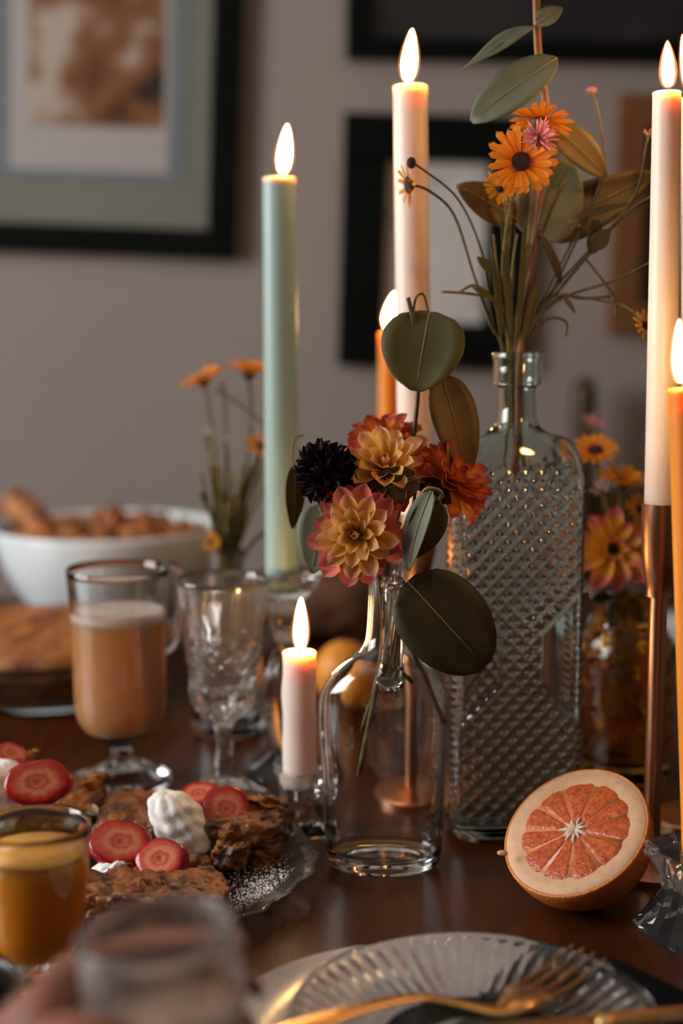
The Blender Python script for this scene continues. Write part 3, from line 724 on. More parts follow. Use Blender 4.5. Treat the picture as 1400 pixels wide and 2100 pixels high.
gp = [(0, gz), (.048, gz), (.052, gz + .001), (.072, gz + .006), (.092, gz + .016), (.0945, gz + .018), (.094, gz + .020), (.090, gz + .0185), (.070, gz + .0095), (.050, gz + .0055), (0, gz + .005)]
gpp = gp[:2] + cr(gp[1:10], 3) + gp[10:]
def rib(th, z, i):
    return 1 + .012 * math.cos(56 * th) * max(0, min(1, (z - gz - .004) / .006))
def gplate():
    V, Fc = lathe(gpp, 336, None, c=(.068, .688))
    for v in V:
        r = math.hypot(v.x - .068, v.y - .688); th = math.atan2(v.y - .688, v.x - .068)
        k = max(0, min(1, (r - .052) / .006)) * max(0, min(1, (.091 - r) / .006))
        v.z += .0013 * math.cos(56 * th) * k
    tag(part('glass_plate', (V, Fc), M['glass']), 'ribbed clear pressed glass plate under the gold fork', 'plate')
gplate()
def fork():
    th = thing('dinner_fork', 'gold dinner fork lying on the ribbed glass plate', 'fork', at(1000, 2062, .70))
    tips = [at(1176, 1938, .775), at(1198, 1944, .772), at(1220, 1953, .768), at(1243, 1965, .764)]
    roots = [at(1040, 2034, .712), at(1066, 2040, .708), at(1094, 2048, .704), at(1122, 2054, .700)]
    for a, b in zip(tips, roots):
        m = (a + b) / 2 + Vector((0, 0, -.002))
        part('tine', tube(cr([tuple(a), tuple(m), tuple(b)], 6), [.0008, .0011, .0013, .0014, .0015, .0016, .0016, .0017, .0018, .0018, .0019, .0019, .0019], 8), M['gold'], th)
    c = (roots[1] + roots[2]) / 2
    neck = [c + (tips[1] - roots[1]) * .06, c - (tips[1] - roots[1]) * .10, at(1020, 2072, .692), at(940, 2056, .694), at(860, 2044, .695), at(760, 2062, .682), at(640, 2098, .660), at(480, 2150, .625)]
    Pn = cr([tuple(q) for q in neck], 6)
    rr = cr([(.0125,), (.0115,), (.0062,), (.0042,), (.0040,), (.0048,), (.0062,), (.0085,)], 6)
    part('handle', tube(Pn, [q[0] for q in rr], 14, .26, Vector((0, 0, 1))), M['gold'], th)
fork()
def knife():
    th = thing('table_knife', 'gold table knife lying nearest the plate rim', 'knife', at(1100, 2120, .66))
    P_ = [at(1560, 2075, .70), at(1400, 2082, .69), at(1250, 2094, .678), at(1060, 2108, .664), at(900, 2124, .650)]
    Pn = cr([tuple(q) for q in P_], 6)
    part('handle', tube(Pn[:14], [.0072] * 14, 14, .5, Vector((0, 0, 1))), M['gold'], th)
    part('blade', tube(Pn[13:], [.0075 * (1 - .5 * (i / 11) ** 2) for i in range(len(Pn) - 13)], 14, .16, Vector((0, 0, 1))), M['gold'], th)
knife()
# ------------------------------------------------------------------ jug bottle
JY = .987; JC = 788
jx = at(JC, 1500, JY).x
def jug():
    h = thing('jug_bottle', 'clear oval glass jug bottle with a small loop handle', 'bottle', (jx, JY, TZ))
    hw = lambda v, py: v * pxm(JY, py)
    pz = lambda py: at(JC, py, JY).z
    out = [(100, 0), (112, .003), (117, .008)]
    O = [(hw(v, 1780), TZ + dz) for v, dz in out] + [(hw(v, py), pz(py)) for py, v in ((1700, 122), (1600, 128), (1500, 134), (1450, 135), (1420, 131), (1385, 112), (1355, 82), (1335, 54), (1310, 40), (1270, 36), (1210, 34), (1185, 36), (1172, 38), (1158, 38), (1150, 36))]
    # oval body that turns round at the neck
    o = cr(O, 4); wall = .0032
    ring = []
    zs, zn = pz(1440), pz(1310)
    def ov(z):
        t_ = max(0, min(1, (z - zs) / (zn - zs))); return .62 + .38 * t_ * t_ * (3 - 2 * t_)
    prof = [(0, TZ + .003, 0), (o[0][0] * .8, TZ + .0015, 0)] + [(r, z, 0) for r, z in o]
    inn = [(max(r - wall, .003), z, 1) for r, z in o if z > TZ + .010]
    prof += [(o[-1][0] - .0015, o[-1][1] + .0008, 0)] + inn[::-1] + [(inn[0][0] * .86, TZ + .0085, 1), (inn[0][0] * .5, TZ + .0095, 1), (0, TZ + .010, 1)]
    V, Fc = lathe([(r, z) for r, z, _ in prof], 72, c=(0, 0))
    k = 0
    for v in V:
        s_ = ov(v.z); v.y *= s_
        # slightly uneven mould-blown sides
        v.x *= 1 + .006 * math.sin(v.z * 90 + v.y * 60)
        v.x += jx; v.y += JY
    part('glass_body', (V, Fc), M['glass_jug'], h)
    yb = lambda py, r: JY - hw(r, py)
    hp = [(jx + .004, JY - hw(33, 1190), pz(1192)), (jx + .006, JY - hw(60, 1190), pz(1184)), (jx + .006, JY - hw(84, 1215), pz(1212)), (jx + .005, JY - hw(86, 1280), pz(1275)), (jx + .004, JY - hw(78, 1330), pz(1335)), (jx + .003, JY - hw(74, 1375), pz(1372)), (jx + .003, JY - hw(66, 1390), pz(1388))]
    part('loop_handle', tube(cr(hp, 6), [.0078] * 4 + [.0082] * 20 + [.0086] * 6 + [.0095] * 4 + [.0098] * 3, 14, .62), M['glass_jug'], h)
jug()
# ------------------------------------------------------------------ embossed tall bottle
BY, BC, BROT = 1.06, 1052, math.radians(7)
bx = at(BC, 1300, BY).x
def tall_bottle():
    h = thing('embossed_bottle', 'tall flat aqua glass bottle with diamond studded sides', 'bottle', (bx, BY, TZ))
    s = pxm(BY, 1300); pz = lambda py: at(BC, py, BY).z
    A, B = 133 * s, 74 * s
    zt = pz(724)
    zA, zB = TZ + .018, pz(985)       # studded zone
    key = [(A * .90, B * .86, 5, TZ), (A * .97, B * .95, 5.5, TZ + .004), (A, B, 6, TZ + .010)]
    n1 = 260
    z_sh = pz(1005)
    body = [(A, B, 6, TZ + .010 + (z_sh - TZ - .010) * i / n1) for i in range(1, n1 + 1)]
    sh = cr([(A, B, 6, z_sh), (A * .985, B * .985, 5, pz(965)), (A * .93, B * .95, 4, pz(930)), (A * .78, B * .84, 3, pz(900)), (58 * s, 56 * s, 2.3, pz(884)), (44 * s, 44 * s, 2, pz(868)), (40 * s, 40 * s, 2, pz(845)), (39 * s, 39 * s, 2, pz(800)), (42 * s, 42 * s, 2, pz(790)), (49 * s, 49 * s, 2, pz(782)), (49 * s, 49 * s, 2, pz(740)), (51 * s, 51 * s, 2, pz(730)), (50 * s, 50 * s, 2, zt)], 6)[1:]
    rings = key + body + sh; nout = len(rings)
    w_ = 3.4 * .001
    inner = [(max(a - w_, .008), max(b - w_, .008), n, z) for a, b, n, z in rings if z > TZ + .012]
    rings = rings + [(48 * s, 48 * s, 2, zt + .0008)] + inner[::-1] + [(inner[0][0] * .8, inner[0][1] * .8, 4, TZ + .011), (.01, .01, 2, TZ + .0105)]
    p = 34 * s
    zw0, zw1, zw2, zw3 = pz(1475), pz(1385), pz(1285), pz(1195)
    def win(x, z):
        """1 inside the smooth trapezoid panels at either edge"""
        ax_ = abs(x)
        if z < zw0 or z > zw3: return 0
        if z < zw1: lim = 128 - 88 * (z - zw0) / (zw1 - zw0)
        elif z < zw2: lim = 40
        else: lim = 40 + 88 * (z - zw2) / (zw3 - zw2)
        return max(0, min(1, (ax_ - lim * s) / (5 * s)))
    def disp(x, y, z, a, b, n, side, i):
        if i >= nout or z < zA or z > pz(940): return 0, 0
        fade = min(1, (z - zA) / .004) * max(0, min(1, (pz(940) - z) / .012))
        sg = -1 if side == 0 else 1
        if side in (0, 2):
            u, v_ = (x + z) / p, (x - z) / p
            q = (abs(math.sin(PI * u)) * abs(math.sin(PI * v_))) ** .8
            edge = max(0, min(1, (a * .95 - abs(x)) / (6 * s)))
            wn_ = win(x, z) if abs(x) > 0 else 0
            return 0, sg * (fade * edge * (1 - wn_) * .0021 * q - .0024 * wn_ * min(1, max(0, (a * 1.0 - abs(x)) / (5 * s))))
        # narrow sides: small studs
        q = max(0, math.cos(2 * PI * z / (p * .5))) * max(0, 1 - abs(abs(y) - b * .45) / (b * .35))
        sx_ = 1 if side == 1 else -1
        return sx_ * fade * .0010 * q, 0
    V, Fc = superrings(rings, 64, disp, (bx, BY), BROT)
    part('glass_body', (V, Fc), M['glass_aqua'], h)
tall_bottle()
# ------------------------------------------------------------------ plants
PET = {}
def pet(key, *a, **k):
    if key not in PET:
        V, Fc, at_ = petal(*a, **k); PET[key] = mesh('petal', V, Fc, True, at_)
    return PET[key]
def petmesh(key, m):
    k = (key, m.name)
    if k not in PET: PET[k] = PET[key].copy(); PET[k].materials.clear(); PET[k].materials.append(m)
    return PET[k]
pet('dahlia', 1.0, .42, .60, .07, .42, peak=.60, nl=10)
pet('dahlia_in', 1.0, .46, .95, .45, .38)
pet('ray', 1.0, .25, .25, .05, .30, nl=7, nw=4, peak=.80, notch=.05)
pet('quill', 1.0, .16, .7, .25, .4, nl=5, nw=2)
pet('scale', 1.0, .55, .7, -.25, .5, nl=5, nw=3)
def head(th, c, n, rings, key, mats, scale_xyz=True, jit=.12, seed=1, nm='petal'):
    """rings: (count, length, elevation deg from the face plane, root radius, key index, height)"""
    rnd = random.Random(seed); F_ = Matrix.Translation(c) @ frame(n)
    k = 0
    for ri, (cnt, L, el, r0, kk, mm, z0) in enumerate(rings):
        for i in range(cnt):
            a = 2 * PI * (i + .5 * (ri % 2)) / cnt + rnd.uniform(-jit, jit)
            l = L * rnd.uniform(.88, 1.1)
            Mx = F_ @ Matrix.Rotation(a, 4, 'Z') @ Matrix.Translation((r0, 0, z0)) @ Matrix.Rotation(-math.radians(el + rnd.uniform(-7, 7)), 4, 'Y') @ Matrix.Rotation(rnd.uniform(-.15, .15), 4, 'X') @ Matrix.Scale(l, 4)
            obj(nm, petmesh(kk, mats[mm]), None, th, Mx)
def dahlia(label, px, py, Y, n, R, mats, stem, seed, group='dahlias in the jug bottle'):
    c = at(px, py, Y); R *= pxm(Y, py)
    th = thing('dahlia', label, 'flower', c, group)
    head(th, c, n, [(11, R * 1.05, -8, R * .05, 'dahlia', 1, -.12 * R), (12, R * 1.0, 8, R * .05, 'dahlia', 1, -.08 * R), (11, R * .92, 20, R * .05, 'dahlia', 0, -.04 * R), (9, R * .80, 33, R * .05, 'dahlia', 0, 0), (7, R * .58, 48, R * .05, 'dahlia', 0, .04 * R), (6, R * .38, 62, R * .04, 'dahlia_in', 0, .05 * R), (5, R * .24, 74, R * .03, 'dahlia_in', 0, .06 * R)], 'dahlia', mats, seed=seed)
    nn = Vector(n).normalized()
    part('flower_center', [c + nn * (R * .07) + v * (R * .11) for v in blob(4)[0]] and xf(blob(4), Matrix.Translation(c + nn * R * .09) @ Matrix.Scale(R * .10, 4)), M['disc_y'], th)
    part('calyx', xf(blob(5), Matrix.Translation(c - nn * R * .16) @ frame(nn) @ Matrix.Diagonal((R * .24, R * .24, R * .14, 1))), M['stem'], th)
    pts = [tuple(c - nn * R * .2)] + [tuple(at(*p)) for p in stem]
    part('stem', tube(cr(pts, 6), .0019, 7), M['stem'], th)
    return th
DM = [M['dahlia'], M['dahlia_outer']]; DO = [M['dahlia_orange'], M['dahlia_orange']]; DX = [M['dahlia'], M['dahlia_orange']]
nk = (788, 1150, JY)
dahlia('yellow dahlia with pink petal tips facing forward over the jug mouth', 732, 1096, .945, (-.18, -1, .12), 96, DM, [(775, 1120, .965), (786, 1180, JY), (782, 1340, JY), (735, 1590, JY)], 3)
dahlia('yellow and pink dahlia at the centre of the jug bouquet', 790, 960, .975, (-.02, -.75, .75), 92, DX, [(792, 1050, .985), nk, (790, 1300, JY), (800, 1420, JY)], 5)
dahlia('orange red dahlia turned aside towards the embossed bottle', 925, 985, .985, (.55, -.35, .62), 92, DO, [(860, 1075, .988), (800, 1150, JY), (800, 1300, JY), (812, 1430, JY)], 8)
dahlia('dusky orange dahlia at the top back of the jug bouquet', 790, 905, 1.015, (-.15, -.35, .9), 82, [M['dahlia_orange'], M['dahlia']], [(795, 1000, 1.01), nk, (795, 1300, JY + .004), (820, 1400, JY)], 11)
def scabiosa():
    c = at(668, 968, .968); R = 68 * pxm(.968, 968)
    th = thing('scabiosa', 'dark maroon almost black pincushion flower beside the yellow dahlia', 'flower', c)
    n = Vector((-.35, -.75, .35)).normalized(); rnd = random.Random(4)
    part('flower_center', xf(blob(6), Matrix.Translation(c) @ frame(n) @ Matrix.Diagonal((R * .62, R * .62, R * .5, 1))), M['maroon'], th)
    Fm = frame(n)
    N_ = 110
    for i in range(N_):
        z = 1 - 1.35 * (i + .5) / N_; a = i * 2.39996
        d = Vector((math.sqrt(max(0, 1 - z * z)) * math.cos(a), math.sqrt(max(0, 1 - z * z)) * math.sin(a), z))
        dw = (Fm.to_3x3() @ d).normalized()
        side = dw.cross(Vector((rnd.uniform(-1, 1), rnd.uniform(-1, 1), rnd.uniform(-1, 1)))).normalized()
        Mx = Matrix((dw, side, dw.cross(side))).transposed().to_4x4(); Mx.translation = c + dw * R * .52
        obj('petal', petmesh('scale', M['maroon']), None, th, Mx @ Matrix.Scale(R * rnd.uniform(.42, .56), 4))
    part('stem', tube(cr([tuple(c - n * R * .4), tuple(at(720, 1080, .98)), tuple(at(782, 1160, JY)), tuple(at(782, 1330, JY)), tuple(at(790, 1420, JY))], 6), .0014, 7), M['stem_dark'], th)
scabiosa()
def leaf_geo(a, b, W, n, fold=.15, bend=.1, shape=(.8, .7), nl=12, nw=6, wave=0.0):
    """leaf from base a to tip b; W full width (m); n = facing direction"""
    a, b = Vector(a), Vector(b); X_ = (b - a); L = X_.length; X_.normalize(); n = Vector(n); n = (n - X_ * n.dot(X_)).normalized(); Yv = n.cross(X_)
    V, Fc = [], []
    for i in range(nl + 1):
        t_ = i / nl; wd = math.sin(PI * min(max(t_, .004), .992) ** shape[0]) ** shape[1]
        for j in range(nw + 1):
            s = -1 + 2 * j / nw
            V.append(a + X_ * (L * t_) + Yv * (s * W / 2 * wd) + n * (fold * W * (s * s) * wd * .6 - bend * L * (t_ - .5) ** 2 * 2 + wave * W * math.sin(t_ * 7 + s)))
    m = nw + 1
    for i in range(nl):
        for j in range(nw): Fc.append((i * m + j, (i + 1) * m + j, (i + 1) * m + j + 1, i * m + j + 1))
    rib_ = [a + X_ * (L * t_) + n * (-bend * L * (t_ - .5) ** 2 * 2 + .0005) for t_ in [k / 10 * .9 for k in range(11)]]
    return (V, Fc), rib_
def leaf(th, base, tip, W, n, m, fold=.12, bend=.1, shape=(.8, .7), vein=True, wave=0.0):
    """base, tip: (px, py, Y); W px"""
    a, b = at(*base), at(*tip)
    VF, rb = leaf_geo(a, b, W * pxm(base[2], base[1]), n, fold, bend, shape, wave=wave)
    o = solidify(part('leaf', VF, m, th), .0006)
    if vein: part('midrib', tube(rb, [.0006 * (1 - .06 * i) for i in range(len(rb))], 5), M['leaf_vein'], o)
    return o
CAMV = Vector((0, -1, .1))
# eucalyptus in the jug bottle
th = thing('eucalyptus_sprig', 'olive eucalyptus sprig rising above the dahlias', 'plant', at(855, 1000, 1.0), 'greenery in the jug bottle')
part('stem', ptube([(836, 610, 1.0), (846, 655, 1.0), (857, 740, 1.0), (853, 850, 1.0), (830, 1000, 1.0), (795, 1150, JY), (795, 1330, JY), (845, 1400, JY)], .0016, taper=1.0), M['stem_dark'], th)
part('leaf_stalk', ptube([(846, 655, 1.0), (852, 612, 1.0), (868, 604, 1.0), (878, 640, 1.0)], .0010), M['stem_dark'], th)
leaf(th, (880, 636, 1.0), (852, 800, .985), 172, (-.15, -1, .3), M['leaf_olive'], .15, .12, (.80, .50))
part('leaf_stalk', ptube([(856, 745, 1.0), (866, 714, 1.0), (888, 722, 1.0), (906, 770, .99)], .0009), M['stem_dark'], th)
leaf(th, (906, 768, .99), (962, 975, .99), 100, (.25, -1, .1), M['leaf_tan'], .18, .08, (.72, .60))
th = thing('eucalyptus_sprig', 'broad dark eucalyptus leaf hanging beside the jug handle', 'plant', at(850, 1200, .95), 'greenery in the jug bottle')
part('stem', ptube([(846, 1192, .94), (828, 1240, .955), (836, 1310, .965), (870, 1390, .975), (908, 1482, .978)], .0016, taper=1.1), M['stem_dark'], th)
leaf(th, (836, 1192, .938), (996, 1368, .93), 186, (.1, -1, .15), M['leaf_dark'], .06, .08, (.85, .42))
th = thing('eucalyptus_sprig', 'folded pair of pale and dark eucalyptus leaves over the jug mouth', 'plant', at(880, 1010, .94), 'greenery in the jug bottle')
part('stem', ptube([(898, 1035, .945), (905, 1012, .94), (890, 1002, .938), (868, 1008, .938), (850, 1060, .95), (812, 1130, .975), (800, 1200, JY), (798, 1400, JY)], .0012, taper=1.0), M['leaf_vein'], th)
leaf(th, (880, 1005, .934), (832, 1170, .928), 62, (-.75, -.8, .1), M['leaf_grey'], .30, .1, (.75, .6))
leaf(th, (895, 1022, .942), (842, 1148, .942), 84, (.35, -1, 0), M['leaf_dark'], .22, .1, (.75, .6))
th = thing('eucalyptus_sprig', 'dark eucalyptus leaf tucked behind the yellow dahlia', 'plant', at(800, 1030, .96), 'greenery in the jug bottle')
part('stem', ptube([(855, 985, .965), (840, 1060, .975), (800, 1150, JY), (796, 1380, JY)], .0012), M['stem_dark'], th)
leaf(th, (862, 978, .958), (738, 1022, .958), 78, (0, -1, .4), M['leaf_dark'], .12, .1)
leaf(th, (862, 985, .968), (925, 1032, .965), 48, (0, -1, .2), M['leaf_dark'], .12, .1)
th = thing('eucalyptus_sprig', 'pale green round eucalyptus leaf below the dark maroon flower', 'plant', at(655, 1150, .985), 'greenery in the jug bottle')
part('stem', ptube([(655, 1040, .99), (700, 1110, .985), (770, 1160, JY), (780, 1340, JY), (740, 1500, JY)], .0012), M['stem'], th)
leaf(th, (662, 1035, .995), (640, 1175, .985), 92, (-.2, -1, .25), M['leaf_grey'], .12, .1, (.62, .55))
th = thing('eucalyptus_sprig', 'slim olive eucalyptus leaf with curling stalk beside the sage candle', 'plant', at(620, 1080, 1.02), 'greenery in the jug bottle')
part('stem', ptube([(622, 892, 1.02), (604, 900, 1.02), (600, 940, 1.02), (606, 962, 1.02)], .0008), M['stem_red'], th)
part('stem', ptube([(606, 1080, 1.02), (660, 1120, 1.0), (775, 1165, JY), (785, 1350, JY)], .0010), M['stem_dark'], th)
leaf(th, (604, 955, 1.02), (602, 1085, 1.015), 44, (.5, -1, .1), M['leaf_olive'], .2, .1)
# ------------------------------------------------------------------ the tall bouquet
def daisy(label, px, py, Y, n, R, m, stem, seed, cnt=20, disc=.26, name='calendula', group=None, double=True, stemm=None, droop=4, discm=None):
    c = at(px, py, Y); R *= pxm(Y, py); nn = Vector(n).normalized()
    th = thing(name, label, 'flower', c, group)
    rg = [(cnt, R * .80, droop, R * .20, 'ray', 0, 0)]
    if double: rg.append((cnt - 3, R * .66, droop + 16, R * .18, 'ray', 0, .02 * R))
    head(th, c, n, rg, 'ray', [m], seed=seed, jit=.08)
    part('flower_disc', xf(blob(6), Matrix.Translation(c + nn * R * .04) @ frame(nn) @ Matrix.Diagonal((R * disc, R * disc, R * .13, 1))), discm or M['disc'], th)
    part('calyx', xf(blob(5), Matrix.Translation(c - nn * R * .10) @ frame(nn) @ Matrix.Diagonal((R * .26, R * .26, R * .16, 1))), M['stem_dark'], th)
    if stem:
        pts = [tuple(c - nn * R * .15)] + [tuple(at(*q)) for q in stem]
        part('stem', tube(cr(pts, 6), .0010 if stemm else .0014, 7), stemm or M['stem'], th)
    return th
G = 'flowers in the embossed bottle'
daisy('orange calendula with dark eye facing forward above the embossed bottle', 1068, 332, 1.02, (-.05, -1, .12), 78, M['calendula'], [(1045, 430, 1.035), (1030, 560, 1.05), (1042, 715, BY), (1040, 870, BY), (1030, 960, BY)], 21, 19, group=G)
daisy('orange calendula seen from behind above the pink cornflower', 1108, 248, 1.05, (.15, .35, .9), 72, M['calendula'], [(1100, 330, 1.055), (1075, 560, 1.055), (1055, 715, BY), (1060, 860, BY), (1075, 960, BY)], 22, 18, group=G, droop=-14)
daisy('small orange calendula half hidden under the forward facing one', 1025, 385, 1.05, (-.5, -.4, -.4), 42, M['calendula_y'], [(1040, 450, 1.055), (1040, 600, 1.055), (1048, 715, BY), (1050, 880, BY)], 23, 14, group=G)
daisy('tiny yellow flower with dark eye drooping in front of the white candle', 838, 380, 1.04, (-.92, -.3, -.15), 44, M['calendula_y'], [(880, 392, 1.04), (930, 440, 1.045), (970, 560, 1.05), (1005, 665, 1.055), (1030, 720, BY), (1040, 900, BY)], 24, 11, disc=.42, group=G, stemm=M['stem_dark'])
daisy('yellow calendula half hidden behind the right white taper', 1322, 668, 1.03, (.4, -.6, .3), 36, M['calendula_y'], [(1300, 640, 1.035), (1250, 620, 1.045), (1130, 615, 1.055), (1070, 720, BY), (1060, 880, BY)], 25, 12, group=G, stemm=M['stem_dark'])
def bud(label, px, py, Y, R, m, stem, name='flower_bud'):
    c = at(px, py, Y); R *= pxm(Y, py)
    th = thing(name, label, 'flower', c, G)
    part('bud', xf(blob(5), Matrix.Translation(c) @ Matrix.Diagonal((R, R, R * 1.2, 1))), m, th)
    part('stem', tube(cr([tuple(c)] + [tuple(at(*q)) for q in stem], 6), .0008, 6), M['stem_dark'], th)
    return th
bud('small dark bare flower head on an arching stem by the white candle', 843, 334, 1.04, 10, M['disc'], [(870, 350, 1.04), (940, 410, 1.045), (988, 520, 1.05), (1010, 660, 1.055), (1035, 720, BY), (1045, 850, BY)])
def pompon(label, px, py, Y, R, n, stem, seed, name='cornflower', m=None, cnt=46, cat='flower', group=G):
    c = at(px, py, Y); R *= pxm(Y, py); rnd = random.Random(seed); Fm = frame(n).to_3x3()
    th = thing(name, label, cat, c, group)
    for i in range(cnt):
        z = 1 - 1.0 * (i + .5) / cnt; a = i * 2.39996
        d = (Fm @ Vector((math.sqrt(1 - z * z) * math.cos(a), math.sqrt(1 - z * z) * math.sin(a), z))).normalized()
        sd = d.cross(Vector((rnd.uniform(-1, 1), rnd.uniform(-1, 1), rnd.uniform(-1, 1)))).normalized()
        Mx = Matrix((d, sd, d.cross(sd))).transposed().to_4x4(); Mx.translation = c + d * R * .1
        obj('petal', petmesh('quill', m or M['pink']), None, th, Mx @ Matrix.Scale(R * rnd.uniform(.75, 1.0), 4))
    nn = Vector(n).normalized()
    part('calyx', xf(blob(4), Matrix.Translation(c - nn * R * .25) @ frame(nn) @ Matrix.Diagonal((R * .3, R * .3, R * .4, 1))), M['stem_dark'], th)
    if stem: part('stem', tube(cr([tuple(c - nn * R * .4)] + [tuple(at(*q)) for q in stem], 6), .0010, 6), M['stem_dark'], th)
    return th
pompon('frilly pink cornflower tucked between the orange calendulas', 1104, 283, 1.005, 42, (.05, -1, .3), [(1130, 340, 1.03), (1105, 450, 1.05), (1070, 600, 1.055), (1056, 715, BY), (1056, 860, BY)], 31)
pompon('pink cornflower drooping behind the right stems', 1180, 470, 1.075, 34, (.1, -.2, 1), [(1165, 510, 1.07), (1120, 600, 1.065), (1075, 700, BY), (1068, 860, BY)], 32, cnt=30)
pompon('tiny pale pink bud on a thin stem beside the brown picture', 1213, 190, 1.07, 16, (.0, -.3, 1), [(1222, 215, 1.07), (1236, 300, 1.07), (1230, 380, 1.07), (1150, 560, 1.065), (1075, 715, BY)], 33, cnt=14)
pompon('tiny pink bud peeking out beside the tall right candle', 1328, 275, 1.04, 13, (0, -.5, 1), [(1325, 300, 1.04), (1290, 420, 1.05), (1130, 600, 1.06), (1070, 720, BY)], 34, cnt=12)
th = thing('eucalyptus_branch', 'tall eucalyptus branch with broad leaves in the embossed bottle', 'plant', at(1075, 715, BY), 'greenery in the embossed bottle')
part('stem', ptube([(1098, -60, 1.05), (1100, 20, 1.05), (1104, 110, 1.05), (1118, 215, 1.055), (1115, 330, 1.06), (1092, 520, 1.06), (1066, 715, BY), (1060, 900, BY), (1050, 985, BY)], .0026, 6, 8, 1.1), M['stem_red'], th)
leaf(th, (1098, 44, 1.045), (944, 138, 1.03), 36, (.3, -.5, .85), M['leaf_grey'], .1, .12, (.75, .7), wave=.12)
leaf(th, (1098, 48, 1.045), (1153, 14, 1.05), 40, (-.2, -1, .2), M['leaf_grey'], .1, .1)
leaf(th, (1141, 114, 1.035), (966, 246, 1.03), 96, (-.25, -1, .35), M['leaf_grey'], .1, .08, (.95, .55))
leaf(th, (1120, 245, 1.06), (1246, 360, 1.06), 78, (.3, -1, .3), M['leaf_tan'], .12, .1, (.95, .6))
leaf(th, (1112, 475, 1.075), (1345, 352, 1.07), 112, (.1, -1, .35), M['leaf_tan'], .15, .1, (.62, .75), wave=.06)
leaf(th, (1095, 490, 1.07), (1165, 325, 1.075), 140, (0, -1, .2), M['leaf_grey'], .1, .1, (.7, .5))
leaf(th, (1065, 452, 1.065), (938, 378, 1.06), 78, (-.1, -1, .3), M['leaf_tan'], .12, .1, (.8, .65))
th = thing('wildflower_stalk', 'branching green wildflower stalk with narrow leaves in the embossed bottle', 'plant', at(1060, 715, BY), 'greenery in the embossed bottle')
part('stem', ptube([(1340, 400, 1.05), (1270, 450, 1.055), (1200, 530, 1.055), (1150, 590, 1.055), (1110, 640, 1.055), (1068, 715, BY), (1055, 900, BY)], .0012, 6, 7, 1.4), M['stem_dark'], th)
for pts in ([(1340, 535, 1.04), (1260, 575, 1.045), (1160, 608, 1.05), (1105, 650, 1.055), (1065, 720, BY)],
            [(1250, 608, 1.05), (1190, 612, 1.05), (1150, 604, 1.05), (1110, 640, 1.055)],
            [(1200, 530, 1.055), (1235, 575, 1.05), (1258, 610, 1.05), (1264, 650, 1.05)],
            [(1160, 690, 1.05), (1160, 660, 1.05), (1130, 652, 1.05), (1100, 668, 1.055)],
            [(905, 598, 1.04), (960, 602, 1.045), (1005, 612, 1.05), (1030, 640, 1.055), (1045, 720, BY)],
            [(940, 600, 1.045), (970, 585, 1.045), (1000, 600, 1.05)],
            [(1160, 370, 1.06), (1130, 430, 1.06), (1115, 470, 1.06), (1075, 560, 1.06), (1052, 715, BY), (1050, 880, BY)],
            [(1012, 480, 1.05), (1020, 560, 1.05), (1035, 650, 1.055), (1045, 720, BY), (1042, 900, BY)],
            [(1060, 480, 1.065), (1050, 560, 1.06), (1048, 660, 1.06), (1056, 720, BY), (1062, 930, BY)],
            [(1088, 500, 1.05), (1065, 600, 1.05), (1058, 720, BY), (1070, 940, BY)]):
    part('twig', ptube(pts, .0010, 5, 6, 1.2), M['stem' if pts[0][0] < 1100 else 'stem_dark'], th)
leaf(th, (1155, 580, 1.05), (1108, 470, 1.05), 22, (.5, -1, .2), M['leaf_dark'], .1, .15, vein=False)
leaf(th, (1215, 520, 1.05), (1222, 445, 1.05), 32, (.1, -1, .1), M['leaf_dark'], .2, .1, (.7, .5), vein=False)
leaf(th, (1212, 510, 1.05), (1250, 470, 1.045), 36, (.1, -1, .1), M['leaf_dark'], .2, .1, vein=False)
leaf(th, (1175, 445, 1.045), (1290, 415, 1.04), 16, (.1, -1, .3), M['leaf_dark'], .1, .1, vein=False)
leaf(th, (1012, 560, 1.04), (978, 526, 1.04), 22, (.1, -1, .3), M['leaf_olive'], .1, .1, vein=False)
leaf(th, (1020, 620, 1.045), (968, 588, 1.04), 12, (.1, -1, .3), M['leaf_olive'], .1, .1, vein=False)
leaf(th, (1155, 606, 1.05), (1180, 642, 1.045), 12, (.1, -1, .3), M['leaf_olive'], .1, .1, vein=False)
for (a, b, w_) in (((1030, 700, 1.05), (1008, 500, 1.045), 13), ((1050, 700, 1.045), (1028, 430, 1.045), 15), ((1062, 700, 1.045), (1078, 440, 1.05), 14), ((1075, 700, 1.05), (1105, 560, 1.05), 20), ((1040, 705, 1.065), (1055, 420, 1.065), 16), ((1050, 690, 1.05), (1000, 590, 1.05), 12)):
    leaf(th, a, b, w_, (.1, -1, .1), M['leaf_olive'], .25, .06, (.8, .7), vein=False)
# ------------------------------------------------------------------ bud vase on the left with its flowers
VY, VC = 1.33, 466
vx = at(VC, 1300, VY).x
def budvase():
    h = thing('bud_vase', 'clear glass bottle vase behind the crystal goblet', 'vase', (vx, VY, TZ))
    s = pxm(VY, 1300); pz = lambda py: at(VC, py, VY).z
    out = [(66 * s, TZ), (72 * s, TZ + .006), (73 * s, pz(1440)), (70 * s, pz(1340)), (52 * s, pz(1275)), (37 * s, pz(1230)), (34 * s, pz(1180)), (34 * s, pz(1140)), (36 * s, pz(1128))]
    prf, _ = vessel(out, .0035, TZ + .01, 4)
    part('glass_body', lathe(prf, 44, c=(vx, VY)), M['glass'], h)
budvase()
G2 = 'flowers in the left bud vase'
daisy('orange calendula leaning outward on a tall stem in the left vase', 416, 778, 1.31, (-.35, -.15, .9), 56, M['calendula'], [(430, 850, 1.32), (450, 1000, 1.33), (462, 1140, VY), (465, 1300, VY)], 41, 17, group=G2, droop=6)
